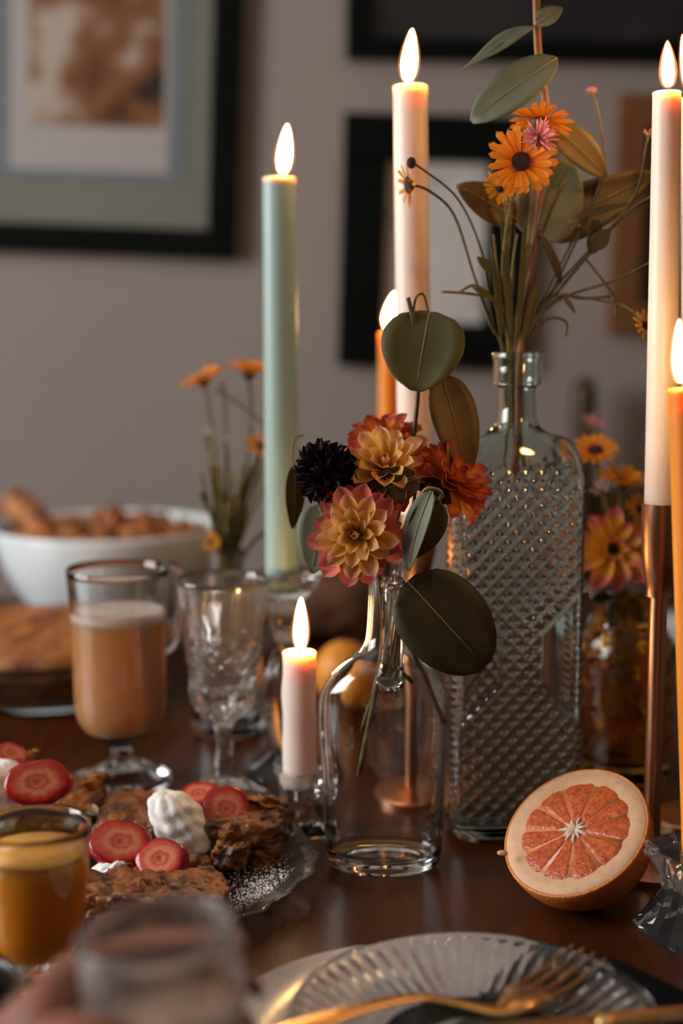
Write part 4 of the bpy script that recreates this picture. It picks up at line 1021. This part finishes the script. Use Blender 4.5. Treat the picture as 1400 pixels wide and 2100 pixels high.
daisy('orange calendula upright beside the sage green candle', 510, 765, 1.31, (.1, -.1, 1), 54, M['calendula'], [(515, 850, 1.32), (500, 1000, 1.33), (475, 1140, VY), (470, 1300, VY)], 42, 17, group=G2, droop=22)
daisy('low amber calendula half hidden behind the sage green candle', 533, 915, 1.31, (.15, -.5, .8), 36, M['calendula_y'], [(525, 980, 1.32), (485, 1140, VY), (472, 1320, VY)], 43, 15, group=G2)
daisy('small orange bloom low beside the left vase neck', 434, 1112, 1.30, (-.4, -.8, .3), 24, M['calendula_y'], [(450, 1130, 1.32), (462, 1170, VY), (464, 1300, VY)], 44, 12, group=G2)
for i, (px, py, r_, lb) in enumerate(((425, 893, 20, 'pale floret cluster below the leaning calendula'), (462, 905, 15, 'small pale pink floret between the vase stems'), (440, 950, 14, 'pale floret low on the left vase stems'), (456, 790, 13, 'tiny lilac floret between the two tall calendulas'))):
    pompon(lb, px, py, 1.31, r_, (0, -.5, 1), [(px + 6, py + 60, 1.32), (462, 1140, VY), (466, 1250, VY)], 50 + i, 'floret', M['floret'], 14, group=G2)
th = thing('vase_greenery', 'feathery green foliage filling the left bud vase', 'plant', (vx, VY, at(VC, 1140, VY).z), G2)
rnd = random.Random(9)
for i in range(16):
    tx = 412 + 9 * i + rnd.uniform(-8, 8); ty = 930 + rnd.uniform(0, 110)
    part('twig', ptube([(tx, ty, 1.31), ((tx + 466) / 2 - 2, (ty + 1140) / 2 + 20, 1.32), (452 + i * 1.8, 1140, VY), (455 + i * 1.4, 1290, VY)], .0016, 5, 6, 1.2), M['stem'], th)
    leaf(th, (452 + i * 1.8, 1130, VY - .005), ((tx + 466) / 2, ty + 60, 1.315), 22, (rnd.uniform(-.5, .5), -1, .1), M['leaf_olive'], .2, .1, vein=False)
part('twig', ptube([(540, 870, 1.31), (505, 840, 1.31), (470, 815, 1.31), (440, 800, 1.31)], .0013), M['stem'], th)
part('twig', ptube([(545, 1090, 1.31), (520, 1110, 1.32), (495, 1150, 1.325), (480, 1200, VY)], .0022), M['leaf_dark'], th)
part('twig', ptube([(412, 1010, 1.31), (428, 1050, 1.32), (455, 1110, 1.325), (464, 1200, VY)], .0018), M['stem_dark'], th)
# ------------------------------------------------------------------ amber vase on the right with its flowers
AY, AC = 1.2, 1282
ax_ = at(AC, 1400, AY).x
def ambervase():
    h = thing('amber_vase', 'pebble textured amber glass vase behind the grapefruit half', 'vase', (ax_, AY, TZ))
    s = pxm(AY, 1400); pz = lambda py: at(AC, py, AY).z
    out = [(84 * s, TZ), (92 * s, TZ + .006), (96 * s, pz(1480)), (96 * s, pz(1400)), (95 * s, pz(1330)), (84 * s, pz(1295)), (70 * s, pz(1275)), (66 * s, pz(1240)), (68 * s, pz(1205))]
    prf, _ = vessel(out, .004, TZ + .012, 9)
    no = len(cr(out, 9)) + 1; zt = pz(1300)
    def bumpy(th_, z, i):
        if i > no or z > zt or z < TZ + .008: return 1
        return 1 + .045 * noise.noise(Vector((math.cos(th_) * 5, math.sin(th_) * 5, z * 110)))
    part('glass_body', lathe(prf, 110, bumpy, c=(ax_, AY)), M['glass_amber'], h)
ambervase()
G3 = 'flowers in the amber vase'
nk3 = (1282, 1210, AY)
daisy('orange calendula with dark eye above the amber vase', 1220, 925, 1.19, (-.1, -.55, .8), 52, M['calendula'], [(1235, 1000, 1.2), (1265, 1120, 1.2), nk3, (1270, 1400, AY)], 61, 15, group=G3, disc=.32)
daisy('full amber calendula leaning against the right candle', 1272, 990, 1.18, (.15, -.3, .9), 58, M['calendula_y'], [(1275, 1060, 1.19), (1280, 1130, 1.2), nk3, (1290, 1400, AY)], 62, 19, group=G3, droop=20)
daisy('small amber calendula lower beside the gold candlestick cup', 1310, 1045, 1.2, (.3, -.6, .4), 36, M['calendula_y'], [(1300, 1100, 1.2), nk3, (1295, 1380, AY)], 63, 13, group=G3)
c = at(1254, 1125, 1.165); Rm = 84 * pxm(1.165, 1125)
th = thing('chrysanthemum', 'yellow chrysanthemum with pink tips facing forward over the amber vase', 'flower', c, G3)
head(th, c, (-.05, -1, .1), [(9, Rm, 4, Rm * .08, 'dahlia', 0, 0), (8, Rm * .85, 22, Rm * .08, 'dahlia', 0, .03 * Rm), (7, Rm * .5, 48, Rm * .06, 'dahlia', 0, .05 * Rm)], 'dahlia', [M['mum']], seed=66)
part('flower_center', xf(blob(5), Matrix.Translation(c + Vector((0, -Rm * .1, 0))) @ Matrix.Scale(Rm * .16, 4)), M['disc'], th)
part('stem', tube(cr([tuple(c), tuple(at(1270, 1180, 1.185)), tuple(at(1282, 1240, AY)), tuple(at(1280, 1450, AY))], 6), .0018, 7), M['stem'], th)
pompon('pale floret between the calendulas of the amber vase', 1230, 1005, 1.185, 24, (-.2, -.6, .7), [(1245, 1060, 1.19), (1280, 1200, AY), (1282, 1300, AY)], 67, 'floret', M['floret'], 18, group=G3)
pompon('pale floret under the chrysanthemum by the embossed bottle', 1212, 1205, 1.16, 24, (-.2, -.8, .4), [(1240, 1215, 1.18), (1276, 1235, AY), (1282, 1300, AY)], 68, 'floret', M['floret'], 18, group=G3)
pompon('blurred pink flower in front of the chair post', 1216, 870, 1.42, 26, (.3, -.3, 1), [(1222, 930, 1.40), (1262, 1120, 1.24), (1284, 1215, AY), (1284, 1330, AY)], 69, 'cornflower', M['pink'], 22, group=G3)
th = thing('vase_greenery', 'dark foliage in the amber vase', 'plant', (ax_, AY, at(AC, 1205, AY).z), G3)
for i, (a, b) in enumerate((((1282, 1210, 1.2), (1212, 1230, 1.175)), ((1282, 1215, 1.19), (1330, 1205, 1.18)), ((1270, 1220, 1.185), (1250, 1290, 1.165)), ((1290, 1225, 1.19), (1315, 1280, 1.17)))):
    leaf(th, a, b, 34, (0, -1, .3), M['leaf_dark'], .15, .1, vein=False)
for i in range(6):
    part('twig', ptube([(1250 + i * 12, 1190, AY), (1258 + i * 9, 1300, AY), (1250 + i * 12, 1480, AY)], .0018), M['stem_dark'], th)
# ------------------------------------------------------------------ grapefruit half
def grapefruit():
    R = .0515
    d = on(1180, 1706, TZ + R); c = d
    view = (Vector((0, 0, CAMZ)) - c).normalized(); rt = Vector((1, 0, 0)); upv = view.cross(rt).normalized()
    if upv.z < 0: upv = -upv
    n = (rt * -.36 + upv * .60 + view * .72).normalized()
    Fm = Matrix.Translation(c) @ frame(n)
    th = thing('grapefruit_half', 'cut grapefruit half tipped up to show pink flesh', 'fruit', (c.x, c.y, TZ))
    # rind: lower hemisphere, slightly pointed at the stem
    k = [(R * math.sin(a) if a > 0 else 0, -R * math.cos(a)) for a in [PI / 2 * i / 14 for i in range(15)]]
    k = [(r, z * 1.0) for r, z in k] + [(R * .992, .0012), (R * .955, .0012), (R * .955, -.001), (0, -.001)]
    part('rind', xf(lathe(k, 64), Fm), M['rind'], th)
    pith = [(0, -.0008), (R * .962, -.0008), (R * .965, .0010), (R * .955, .0016), (R * .80, .0015), (R * .3, .0012), (0, .0012)]
    part('pith', xf(lathe(pith, 64), Fm), M['pith'], th)
    part('membrane', xf(lathe([(0, .0011), (R * .715, .0011), (R * .71, .0019), (0, .0019)], 64), Fm), M['membrane'], th)
    ns = 11; rnd = random.Random(2)
    cuts = [2 * PI * i / ns + rnd.uniform(-.07, .07) for i in range(ns)]
    for i in range(ns):
        a0, a1 = cuts[i], cuts[(i + 1) % ns] + (2 * PI if i == ns - 1 else 0)
        am, ha = (a0 + a1) / 2, (a1 - a0) / 2
        V, Fc = [], []; nr, na = 9, 8
        for q in range(nr + 1):
            r = R * (.10 + (.765 - .10) * q / nr)
            for j in range(na + 1):
                s = -1 + 2 * j / na
                gap = .00016 / max(r, .004)
                rr = r
                if q >= nr - 1: rr = r * (1 - (.07 if q == nr else .03) * abs(s) ** 4)
                hh = ha - gap
                edge = min(q / 1.5, (nr - q) / 1.2, (1 - abs(s)) * 4, 1)
                V.append(Vector((rr * math.cos(am + s * hh), rr * math.sin(am + s * hh), .0012 + .0013 * max(0, edge) ** .5 + rnd.uniform(-.0002, .0002))))
        m = na + 1
        for q in range(nr):
            for j in range(na): Fc.append((q * m + j, (q + 1) * m + j, (q + 1) * m + j + 1, q * m + j + 1))
        part('segment', xf((V, Fc), Fm), M['citrus'], th)
    V, Fc = lathe([(0, .0010), (R * .17, .0014), (R * .12, .0032), (R * .08, .0038), (R * .03, .0026), (0, .0022)], 66, lambda t_, z, i: 1 + .34 * math.cos(11 * t_) + .2 * math.cos(7 * t_ + 1))
    part('core', xf((V, Fc), Fm), M['core'], th)
    b = c + (rt * -1.0 + upv * -.28 - view * .1).normalized() * R * .99
    part('peel_tag', xf(rbox(.0035, .0022, .0018, 4, 2.5, .0006, 300), Matrix.Translation(b)), M['pith'], th)
grapefruit()
# ------------------------------------------------------------------ crystal plate of french toast
PX, PY = -.160, .965
def toastplate():
    n = 160; base = [(0, TZ), (.085, TZ), (.09, TZ + .001), (.112, TZ + .005), (.138, TZ + .013), (.1405, TZ + .0145), (.139, TZ + .016), (.110, TZ + .009), (.088, TZ + .0052), (0, TZ + .005)]
    pr = base[:2] + cr(base[1:9], 3) + base[9:]
    def rf(th, z, i):
        k = max(0, min(1, (z - TZ - .003) / .008))
        return 1 + .035 * k * (abs(math.cos(4.5 * th + .6)) - .6) + .012 * k * math.cos(27 * th)
    tag(part('glass_platter', lathe(pr, n, rf, c=(PX, PY)), M['crystal']), 'scalloped clear glass platter carrying the french toast', 'plate')
toastplate()
def slab(label, cx, cyy, cz, hx, hy, hz, rz, seed, tilt=0):
    V, Fc = rbox(hx, hy, hz, 44, 6, .0045, 48, seed, .0016, 260, .0028)
    Mx = Matrix.Translation((cx, cyy, cz)) @ Matrix.Rotation(rz, 4, 'Z') @ Matrix.Rotation(tilt, 4, 'Y')
    return tag(part('french_toast', xf((V, Fc), Mx), M['crust_dark']), label, 'food', 'french toast slices on the platter')
Z0 = TZ + .006
slab('thick french toast slice under the large cream dollop', -.108, 1.000, Z0 + .0185, .070, .036, .018, -.05, 1)
slab('french toast slice with two strawberry slices at the platter front', -.135, .880, Z0 + .0140, .062, .026, .013, -.06, 2)
slab('french toast slice topped with cream at the platter back', -.235, 1.030, Z0 + .020, .055, .034, .019, .15, 3)
# rough torn edge of bread on the end of the thick slice
def crust_lump(label, px, py, Y, rx, ry, rz, seed, m='crust'):
    c = at(px, py, Y); s = pxm(Y, py)
    V, Fc = rbox(rx * s, ry * s, rz * s, 16, 2.6, .005, 90, seed, .0018, 280, .003)
    return tag(part('bread_chunk', xf((V, Fc), Matrix.Translation(c)), M[m]), label, 'food', 'torn bread chunks on the platter')
crust_lump('torn golden bread chunk at the end of the thick slice', 545, 1752, .975, 36, 40, 40, 4)
crust_lump('torn bread chunk between strawberry slices and cream', 410, 1792, .945, 30, 30, 30, 5)
crust_lump('torn bread chunk lying behind the juice glass', 262, 1800, .93, 38, 30, 26, 6)
crust_lump('low torn bread chunk in front of the thick slice', 470, 1755, .955, 40, 26, 34, 7, 'crust_dark')
FLK = []
for k in range(4):
    sd = k * 3.7
    def ff(p, sd=sd):
        v = Vector((p.x * .0095, p.y * .0075, p.z * .0014))
        v.z += .0035 * (p.x ** 2 - .3) + .0022 * noise.noise(Vector((p.x * 2 + sd, p.y * 2, sd))) * 2
        return v * (1 + .35 * noise.noise(Vector((p.x * 1.5, p.y * 1.5, sd))))
    me = mesh('cornflake', *blob(5, ff)); me.materials.append(M['flake']); FLK.append(me)
def flake(px, py, Y, sc, lb, k, rot):
    o = bpy.data.objects.new('cornflake', FLK[k % 4]); COL.objects.link(o)
    o.matrix_basis = Matrix.Translation(at(px, py, Y)) @ Euler(rot).to_matrix().to_4x4() @ Matrix.Scale(sc, 4)
    return tag(o, lb, 'cereal', 'golden flakes on the french toast')
FG = 'curled golden cereal flake scattered on the french toast'
for i, (px, py, Y, sc) in enumerate(((528, 1652, 1.0, 1.3), (552, 1640, 1.005, 1.0), (565, 1660, 1.0, .9), (268, 1690, .99, 1.0), (300, 1705, .985, 1.1), (318, 1725, .97, .9), (470, 1718, .965, 1.0), (455, 1735, .962, .8), (500, 1738, .962, .9), (190, 1604, 1.03, 1.1), (150, 1645, 1.0, 1.0), (168, 1655, .995, .8), (420, 1798, .93, 1.0), (395, 1800, .925, .9), (240, 1808, .91, 1.0), (290, 1795, .915, .9), (60, 1552, 1.06, 1.0))):
    rnd = random.Random(i + 70)
    flake(px, py, Y, sc, FG, i, (rnd.uniform(-1.2, 1.0), rnd.uniform(-.7, .7), rnd.uniform(0, 6)))
def strawberry(label, px, py, Y, a, b, n, roll, seed, thick=.0035):
    """a, b half sizes in px of the real slice"""
    c = at(px, py, Y); s = pxm(Y, py); A, B = a * s, b * s
    V, Fc, RD = [], [], []; seg = 32; rnd = random.Random(seed)
    pr = [(0, -thick, 1.2), (.7, -thick, 1.2), (.93, -thick * .8, 1.2), (1.0, -thick * .2, 1.2), (1.0, thick * .3, 1.05), (.95, thick * .85, .92), (.85, thick, .82), (.65, thick, .62), (.42, thick, .40), (.2, thick * .98, .18), (.1, thick * .94, .05), (0, thick * .90, 0)]
    V, Fc = lathe([(r, z) for r, z, _ in pr], seg, lambda t_, z, i: 1 + .05 * math.sin(2 * t_ + seed) + .03 * math.sin(5 * t_ + seed * 2))
    k = 0
    for r, z, q in pr:
        cnt = 1 if r < 1e-6 else seg
        RD += [q] * cnt
    V = [Vector((v.x * A, v.y * B, v.z)) for v in V]
    Mx = Matrix.Translation(c) @ frame(n) @ Matrix.Rotation(roll, 4, 'Z')
    o = tag(obj('strawberry_slice', mesh('strawberry_slice', V, Fc, True, {'rad': RD}), M['straw'], None, Mx), label, 'fruit', 'strawberry slices on the french toast')
    return o
strawberry('round strawberry slice leaning on the back cream dollop', 78, 1606, .985, 68, 50, (.05, -.85, .5), 0, 1, .005)
strawberry('wide strawberry slice lying beside the juice glass', 248, 1734, .945, 64, 56, (.1, -.62, .78), -.1, 2, .006)
strawberry('strawberry slice next to the wide one before the cream', 334, 1768, .925, 56, 48, (-.25, -.72, .65), .3, 3, .007)
strawberry('glossy strawberry slice propped against the large cream dollop', 464, 1662, .985, 54, 52, (.15, -.72, .7), -.3, 4, .004)
strawberry('strawberry slice tucked behind the glossy slice and cream', 408, 1634, 1.005, 46, 38, (-.1, -.35, .93), .1, 5, .004)
strawberry('strawberry slice seen edge-on over the back cream dollop', 22, 1552, 1.035, 44, 34, (.3, -.15, .95), .5, 6, .004)
def cream(label, px, py, Y, R, H, seed, lean=(0, 0)):
    c = at(px, py, Y); s = pxm(Y, py); R *= s; H *= s
    pr = cr([(.0, 0), (.80, .02), (.98, .14), (1.02, .32), (.98, .50), (.92, .64), (.84, .78), (.66, .90), (.42, .98), (.18, 1.0), (0, .97)], 3)
    V, Fc = lathe([(max(r, 0) * R, z * H) for r, z in pr], 56, lambda t_, z, i: 1 + (.04 + .10 * z / H) * (abs(math.cos(4.5 * t_ + z / H * 1.6 + seed)) - .5) + .035 * math.sin(z / H * 26 + 2 * math.sin(3 * t_ + seed)))
    so = Vector((seed, seed * 2, 0))
    V = [v + Vector((lean[0] * v.z, lean[1] * v.z, 0)) + (v - Vector((0, 0, H * .4))).normalized() * (.0013 * noise.noise(v * 130 + so) + .0006 * noise.noise(v * 420 + so)) for v in V]
    return tag(part('whipped_cream', ([v + c for v in V], Fc), M['cream']), label, 'cream', 'whipped cream dollops')
cream('large whipped cream dollop beside the glossy strawberry slice', 392, 1742, .972, 58, 118, 1, (-.42, .1))
cream('whipped cream dollop on the back french toast slice', -8, 1692, 1.01, 66, 130, 2, (.05, .1))
cream('small smear of whipped cream behind the juice glass', 208, 1800, .935, 36, 44, 3, (.9, 0))
cream('little cream blob at the end of the back slice', 188, 1668, 1.0, 13, 18, 4)
def sugar():
    rnd = random.Random(12); V, Fc = [], []
    tet = [Vector((1, 1, 1)), Vector((1, -1, -1)), Vector((-1, 1, -1)), Vector((-1, -1, 1))]
    for i in range(850):
        px = rnd.gauss(535, 50); py = rnd.gauss(1840, 36)
        p_ = on(px, py, TZ + .007); d = math.hypot(p_.x - PX, p_.y - PY)
        if d > .128: continue
        p_.z = TZ + .0056 if d < .088 else TZ + .0056 + (d - .088) / .05 * .010
        r = rnd.choice((.0003, .0004, .0005, .0007)); n = len(V); q = Euler((rnd.random() * 6, rnd.random() * 6, 0)).to_matrix()
        V += [p_ + q @ (v * r) for v in tet]; Fc += [(n, n + 1, n + 2), (n, n + 3, n + 1), (n, n + 2, n + 3), (n + 1, n + 3, n + 2)]
    for (px, py, rr) in ((552, 1832, .0042), (535, 1838, .0026), (568, 1842, .0022), (447, 1816, .002), (520, 1815, .0016)):
        p_ = on(px, py, TZ + .008); b = blob(4, lambda v: v * rr * (1 + .5 * noise.noise(v * 2.2 + Vector((px, 0, 0)))))
        n = len(V); V += [p_ + v for v in b[0]]; Fc += [tuple(i + n for i in f) for f in b[1]]
    o = part('powdered_sugar', (V, Fc), M['sugar'], None, False)
    tag(o, 'white powdered sugar dusted on the glass platter', 'sugar', None, 'stuff')
sugar()
# ------------------------------------------------------------------ pie in its glass dish
def pie():
    Y = 1.50; c = at(95, 1330, Y); X = c.x; rim = 285 * pxm(Y, 1350)
    zt = TZ + .052
    dish = thing('pie_dish', 'shallow clear glass baking dish under the pie', 'dish', (X, Y, TZ))
    out = [(rim * .78, TZ), (rim * .82, TZ + .003), (rim * .93, zt - .01), (rim * .98, zt - .002), (rim * 1.03, zt)]
    prf, inn = vessel(out, .005, TZ + .006, 4)
    part('glass_body', lathe(prf, 64, c=(X, Y)), M['glass_teal'], dish)
    p_ = thing('baked_pie', 'golden brown crusted pie in the glass dish', 'food', (X, Y, TZ + .007))
    f = [(r - .0004, z) for r, z in inn if z < zt - .006]
    part('filling', lathe([(0, TZ + .0072), (f[0][0], TZ + .0072)] + f + [(0, f[-1][1])], 56, c=(X, Y)), M['filling'], p_)
    zc = f[-1][1] - .001; rc = f[-1][0]
    prc = [(0, zc)] + [(rc * .97, zc), (rc * 1.01, zc + .008), (rc * 1.0, zc + .016), (rc * .93, zc + .021)] + [(rc * q, zc + .021 + .014 * math.cos(q * PI / 2)) for q in (.86, .78, .7, .6, .5, .4, .3, .2, .1)] + [(0, zc + .035)]
    V, Fc = lathe(prc, 80, lambda t_, z, i: 1 + (.018 * math.sin(22 * t_) if i in (2, 3, 4) else 0), c=(X, Y))
    for v in V:
        if v.z > zc + .012: v.z += .006 * noise.fractal(Vector((v.x * 38, v.y * 38, 0)), .8, 2, 3)
    part('top_crust', (V, Fc), M['pie'], p_)
pie()
# ------------------------------------------------------------------ white bowl of baked pieces
def bowl():
    Y = 1.83; c = at(224, 1080, Y); X = c.x; s = pxm(Y, 1080); R = 234 * s; zt = at(224, 1078, Y).z
    h = tag(part('serving_bowl', lathe(vessel([(R * .44, TZ), (R * .48, TZ + .004), (R * .70, TZ + .025), (R * .88, TZ + (zt - TZ) * .52), (R * .97, TZ + (zt - TZ) * .80), (R * 1.0, zt)], .006, TZ + .01, 5)[0], 72, c=(X, Y)), M['white_ceramic']), 'wide white ceramic serving bowl heaped with baked pieces', 'bowl')
    base = []
    for k in range(5):
        me = mesh('baked_bite', *rbox(.019, .015, .013, 9, 2.4, .008, 50, 20 + k, .002, 160)); me.materials.append(M['fried']); base.append(me)
    rnd = random.Random(5); zl = zt - .022
    spots = []
    for ring, (rr, n, dz) in enumerate(((.0, 1, .016), (.24, 6, .014), (.46, 11, .010), (.66, 16, .006), (.76, 18, .002))):
        for i in range(n):
            a = 2 * PI * i / max(n, 1) + ring * .4 + rnd.uniform(-.1, .1); spots.append((X + R * rr * math.cos(a), Y + R * rr * math.sin(a), zl + dz + rnd.uniform(-.003, .005)))
    for i, q in enumerate(spots):
        o = bpy.data.objects.new('baked_bite', base[i % 5]); COL.objects.link(o); o.location = q
        o.rotation_euler = (rnd.uniform(-.6, .6), rnd.uniform(-.6, .6), rnd.uniform(0, 6)); k = rnd.uniform(.85, 1.2); o.scale = (k, k, k)
        tag(o, 'golden brown baked piece heaped in the white bowl', 'food', 'baked pieces in the bowl')
    a, b = at(30, 1032, Y - .02), at(105, 1110, Y - .06)
    P_ = cr([tuple(a + (a - b) * .12), tuple(a), tuple((a + b) / 2 + Vector((0, 0, .006))), tuple(b)], 5)
    o = tag(part('bread_roll', tube(P_, [.009] + [.016, .019, .020, .020, .020, .020, .020, .020, .020, .019, .018, .016, .014, .011, .007][:len(P_) - 1], 14), M['fried']), 'long golden bread roll leaning over the bowl rim', 'food')
bowl()
# ------------------------------------------------------------------ things far back on the table
Y = 1.42; p_ = at(706, 1352, Y)
th = thing('orange_fruit', 'round orange fruit glowing behind the jug bottle', 'fruit', (p_.x, Y, TZ))
part('peel', xf(blob(10), Matrix.Translation((p_.x, Y, TZ + .034)) @ Matrix.Diagonal((.031, .031, .034, 1))), M['orange_peel'], th)
part('stem_end', lathe([(0, TZ + .068), (.004, TZ + .0675), (.003, TZ + .070), (0, TZ + .0705)], 10, c=(p_.x, Y)), M['stem_dark'], th)
c = at(670, 1262, 1.72)
V, Fc = rbox(.085, .06, .045, 14, 2.6, .006, 25, 33, .0015, 120)
tag(part('bread_loaf', xf((V, Fc), Matrix.Translation((c.x, 1.72, TZ + .047))), M['loaf']), 'dark brown crusty loaf at the far side of the table', 'bread')
c = at(1370, 1290, 1.75)
tag(part('side_plate', lathe([(0, TZ), (.05, TZ), (.07, TZ + .004), (.095, TZ + .012), (.096, TZ + .014), (.07, TZ + .008), (0, TZ + .005)], 48, c=(c.x, 1.75)), M['white_ceramic']), 'white side plate at the far right of the table', 'plate')
